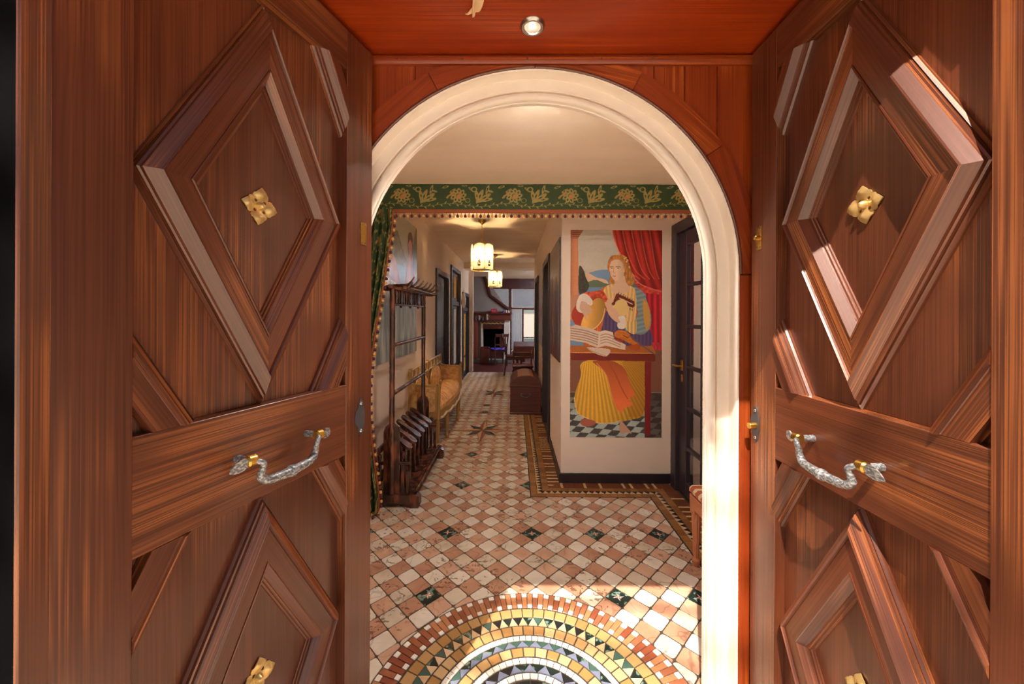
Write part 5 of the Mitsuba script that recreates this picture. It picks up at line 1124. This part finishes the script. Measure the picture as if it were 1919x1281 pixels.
def scrap(pts, z0, tilt, nm):
    m = extrude(np.array(pts), 0.0015).subdivide_to_size(0.008); c0 = np.array([-0.165, 1.13, 0])
    vv = m.vertices - [0, 0, 0]; m.vertices[:, 2] = m.vertices[:, 2] + z0 - 0.004 - tilt * np.abs(vv[:, 1] - 1.15) - 0.004 * np.sin(vv[:, 0] * 160)
    obj(nm, m, mat('scrap', srgb(232, 200, 156), 0.8) if 'mat_scrap' not in scene else 'scrap', pc, 40)
def up(u_, w_, z=2.412):                                          # only used to size the scrap: floor plan of its outline
    s = (z - EYE) * F_PX / (HORIZON - w_); return ((u_ - 965.0) * s / F_PX + 0.0, s)
outline = [(-0.124, 1.085), (-0.128, 1.108), (-0.131, 1.125), (-0.146, 1.138), (-0.156, 1.147), (-0.140, 1.146), (-0.134, 1.148), (-0.135, 1.163), (-0.128, 1.162), (-0.124, 1.146), (-0.111, 1.134), (-0.100, 1.115), (-0.092, 1.092), (-0.084, 1.078), (-0.104, 1.080)]
scrap(outline, 2.416, 0.05, 'sheet')
obj('fold', tube([(-0.124, 1.09, 2.408), (-0.128, 1.12, 2.409), (-0.131, 1.155, 2.410)], [0.002, 0.003, 0.001], 6), 'scrap', pc, True)

# ------------------------------------------------------------------ tree outside, behind the camera, that dapples the sunlight
tr = thing('tree', 'leafy tree outside the front door that dapples the sunlight', 'tree')
rs = np.random.RandomState(5)
sd = np.array(SUN) / np.linalg.norm(SUN)
e1 = np.cross(sd, [0, 0, 1]); e1 /= np.linalg.norm(e1); e2 = np.cross(e1, sd)
def crown(a, b, t): return a * e1 + b * e2 + t * sd                # a place in the crown, t metres up the sunlight from the doorway
base = crown(1.6, 1.0, 8.5) * (1, 1, 0); fork = crown(1.5, 0.6, 8.2); top = crown(0.9, 2.6, 8.8)
obj('trunk', tube(spline([base, base * (1, 1, 0) + (0.1, 0.1, 2.6), fork, (fork + top) / 2 + (0.1, 0, 0), top], 6), np.linspace(0.17, 0.05, 25), 10), mat('bark', srgb(90, 74, 60), 0.9), tr, 40)
twigs = [((1.3, 1.0), (0.55, 1.25)), ((1.3, 1.3), (0.78, 1.45)), ((1.2, 0.8), (0.6, 1.0)), ((1.3, 1.6), (0.85, 1.72)), ((0.9, 2.0), (-0.1, 1.98)), ((0.9, 2.3), (-0.6, 2.15)),
         ((0.3, 2.1), (-0.30, 1.82)), ((-0.1, 1.75), (-0.55, 1.55)), ((-0.15, 1.45), (-0.50, 1.30)), ((-0.12, 1.2), (-0.6, 1.02)), ((0.1, 0.98), (-0.5, 0.82)), ((1.0, 0.6), (0.1, 0.9)), ((1.4, 2.0), (0.9, 1.6))]
lv, lf, br_ = [], [], []
leaf_shape = np.array([(0, -0.5, 0), (0.28, -0.1, 0.05), (0.22, 0.25, 0.04), (0, 0.55, 0), (-0.22, 0.25, 0.04), (-0.28, -0.1, 0.05)])
for i, ((a0, b0), (a1, b1)) in enumerate(twigs):
    t0 = 7.0 + 2.2 * rs.rand(); s, e = crown(a0, b0, t0), crown(a1, b1, t0 + rs.uniform(-0.6, 0.6)); o_ = fork + (top - fork) * rs.uniform(0.1, 0.9)
    br_.append(tube(spline([o_, (o_ + s) / 2 + (0, 0, 0.12), s, (s + e) / 2 + (0, 0, 0.03), e], 4), np.linspace(0.030, 0.004, 17), 6))
    n_ = int(np.linalg.norm(e - s) * (26 if min(a0, a1) > 0 else 17))
    for _ in range(n_):
        c = s + (e - s) * rs.uniform(0, 1.05) + rs.normal(0, 0.062, 3); sz = rs.uniform(0.06, 0.11); q_, _r = np.linalg.qr(rs.normal(size=(3, 3)))
        o = len(lv); lv += list(c + sz * (leaf_shape @ q_)); lf += [[o, o + 1, o + 5], [o + 1, o + 2, o + 5], [o + 2, o + 4, o + 5], [o + 2, o + 3, o + 4]]
obj('branches', cat(*br_), 'bark', tr, 40); labels[tr + '__branches'] = {'kind': 'stuff'}
scene['mat_foliage'] = {'type': 'principledthin', 'base_color': {'type': 'rgb', 'value': srgb(84, 112, 48)}, 'roughness': 0.6, 'diff_trans': 0.7}
kk = obj('foliage', TM(lv, lf), 'foliage', tr); labels[kk] = {'kind': 'stuff'}

dl = thing('dining_lamp', 'white bowl lamp on the dining room ceiling', 'lamp')
obj('base', lathe([(0, CC), (0.12, CC), (0.12, CC - 0.02), (0, CC - 0.02)][::-1], 24, (1.1, 10.6, 0)), 'white_paint', dl, 40)
obj('bowl', lathe([(0, CC - 0.10), (0.10, CC - 0.09), (0.17, CC - 0.06), (0.19, CC - 0.021)], 28, (1.1, 10.6, 0)), 'white_paint', dl, True, emitter={'type': 'area', 'radiance': {'type': 'rgb', 'value': [48.0, 54.0, 66.0]}})
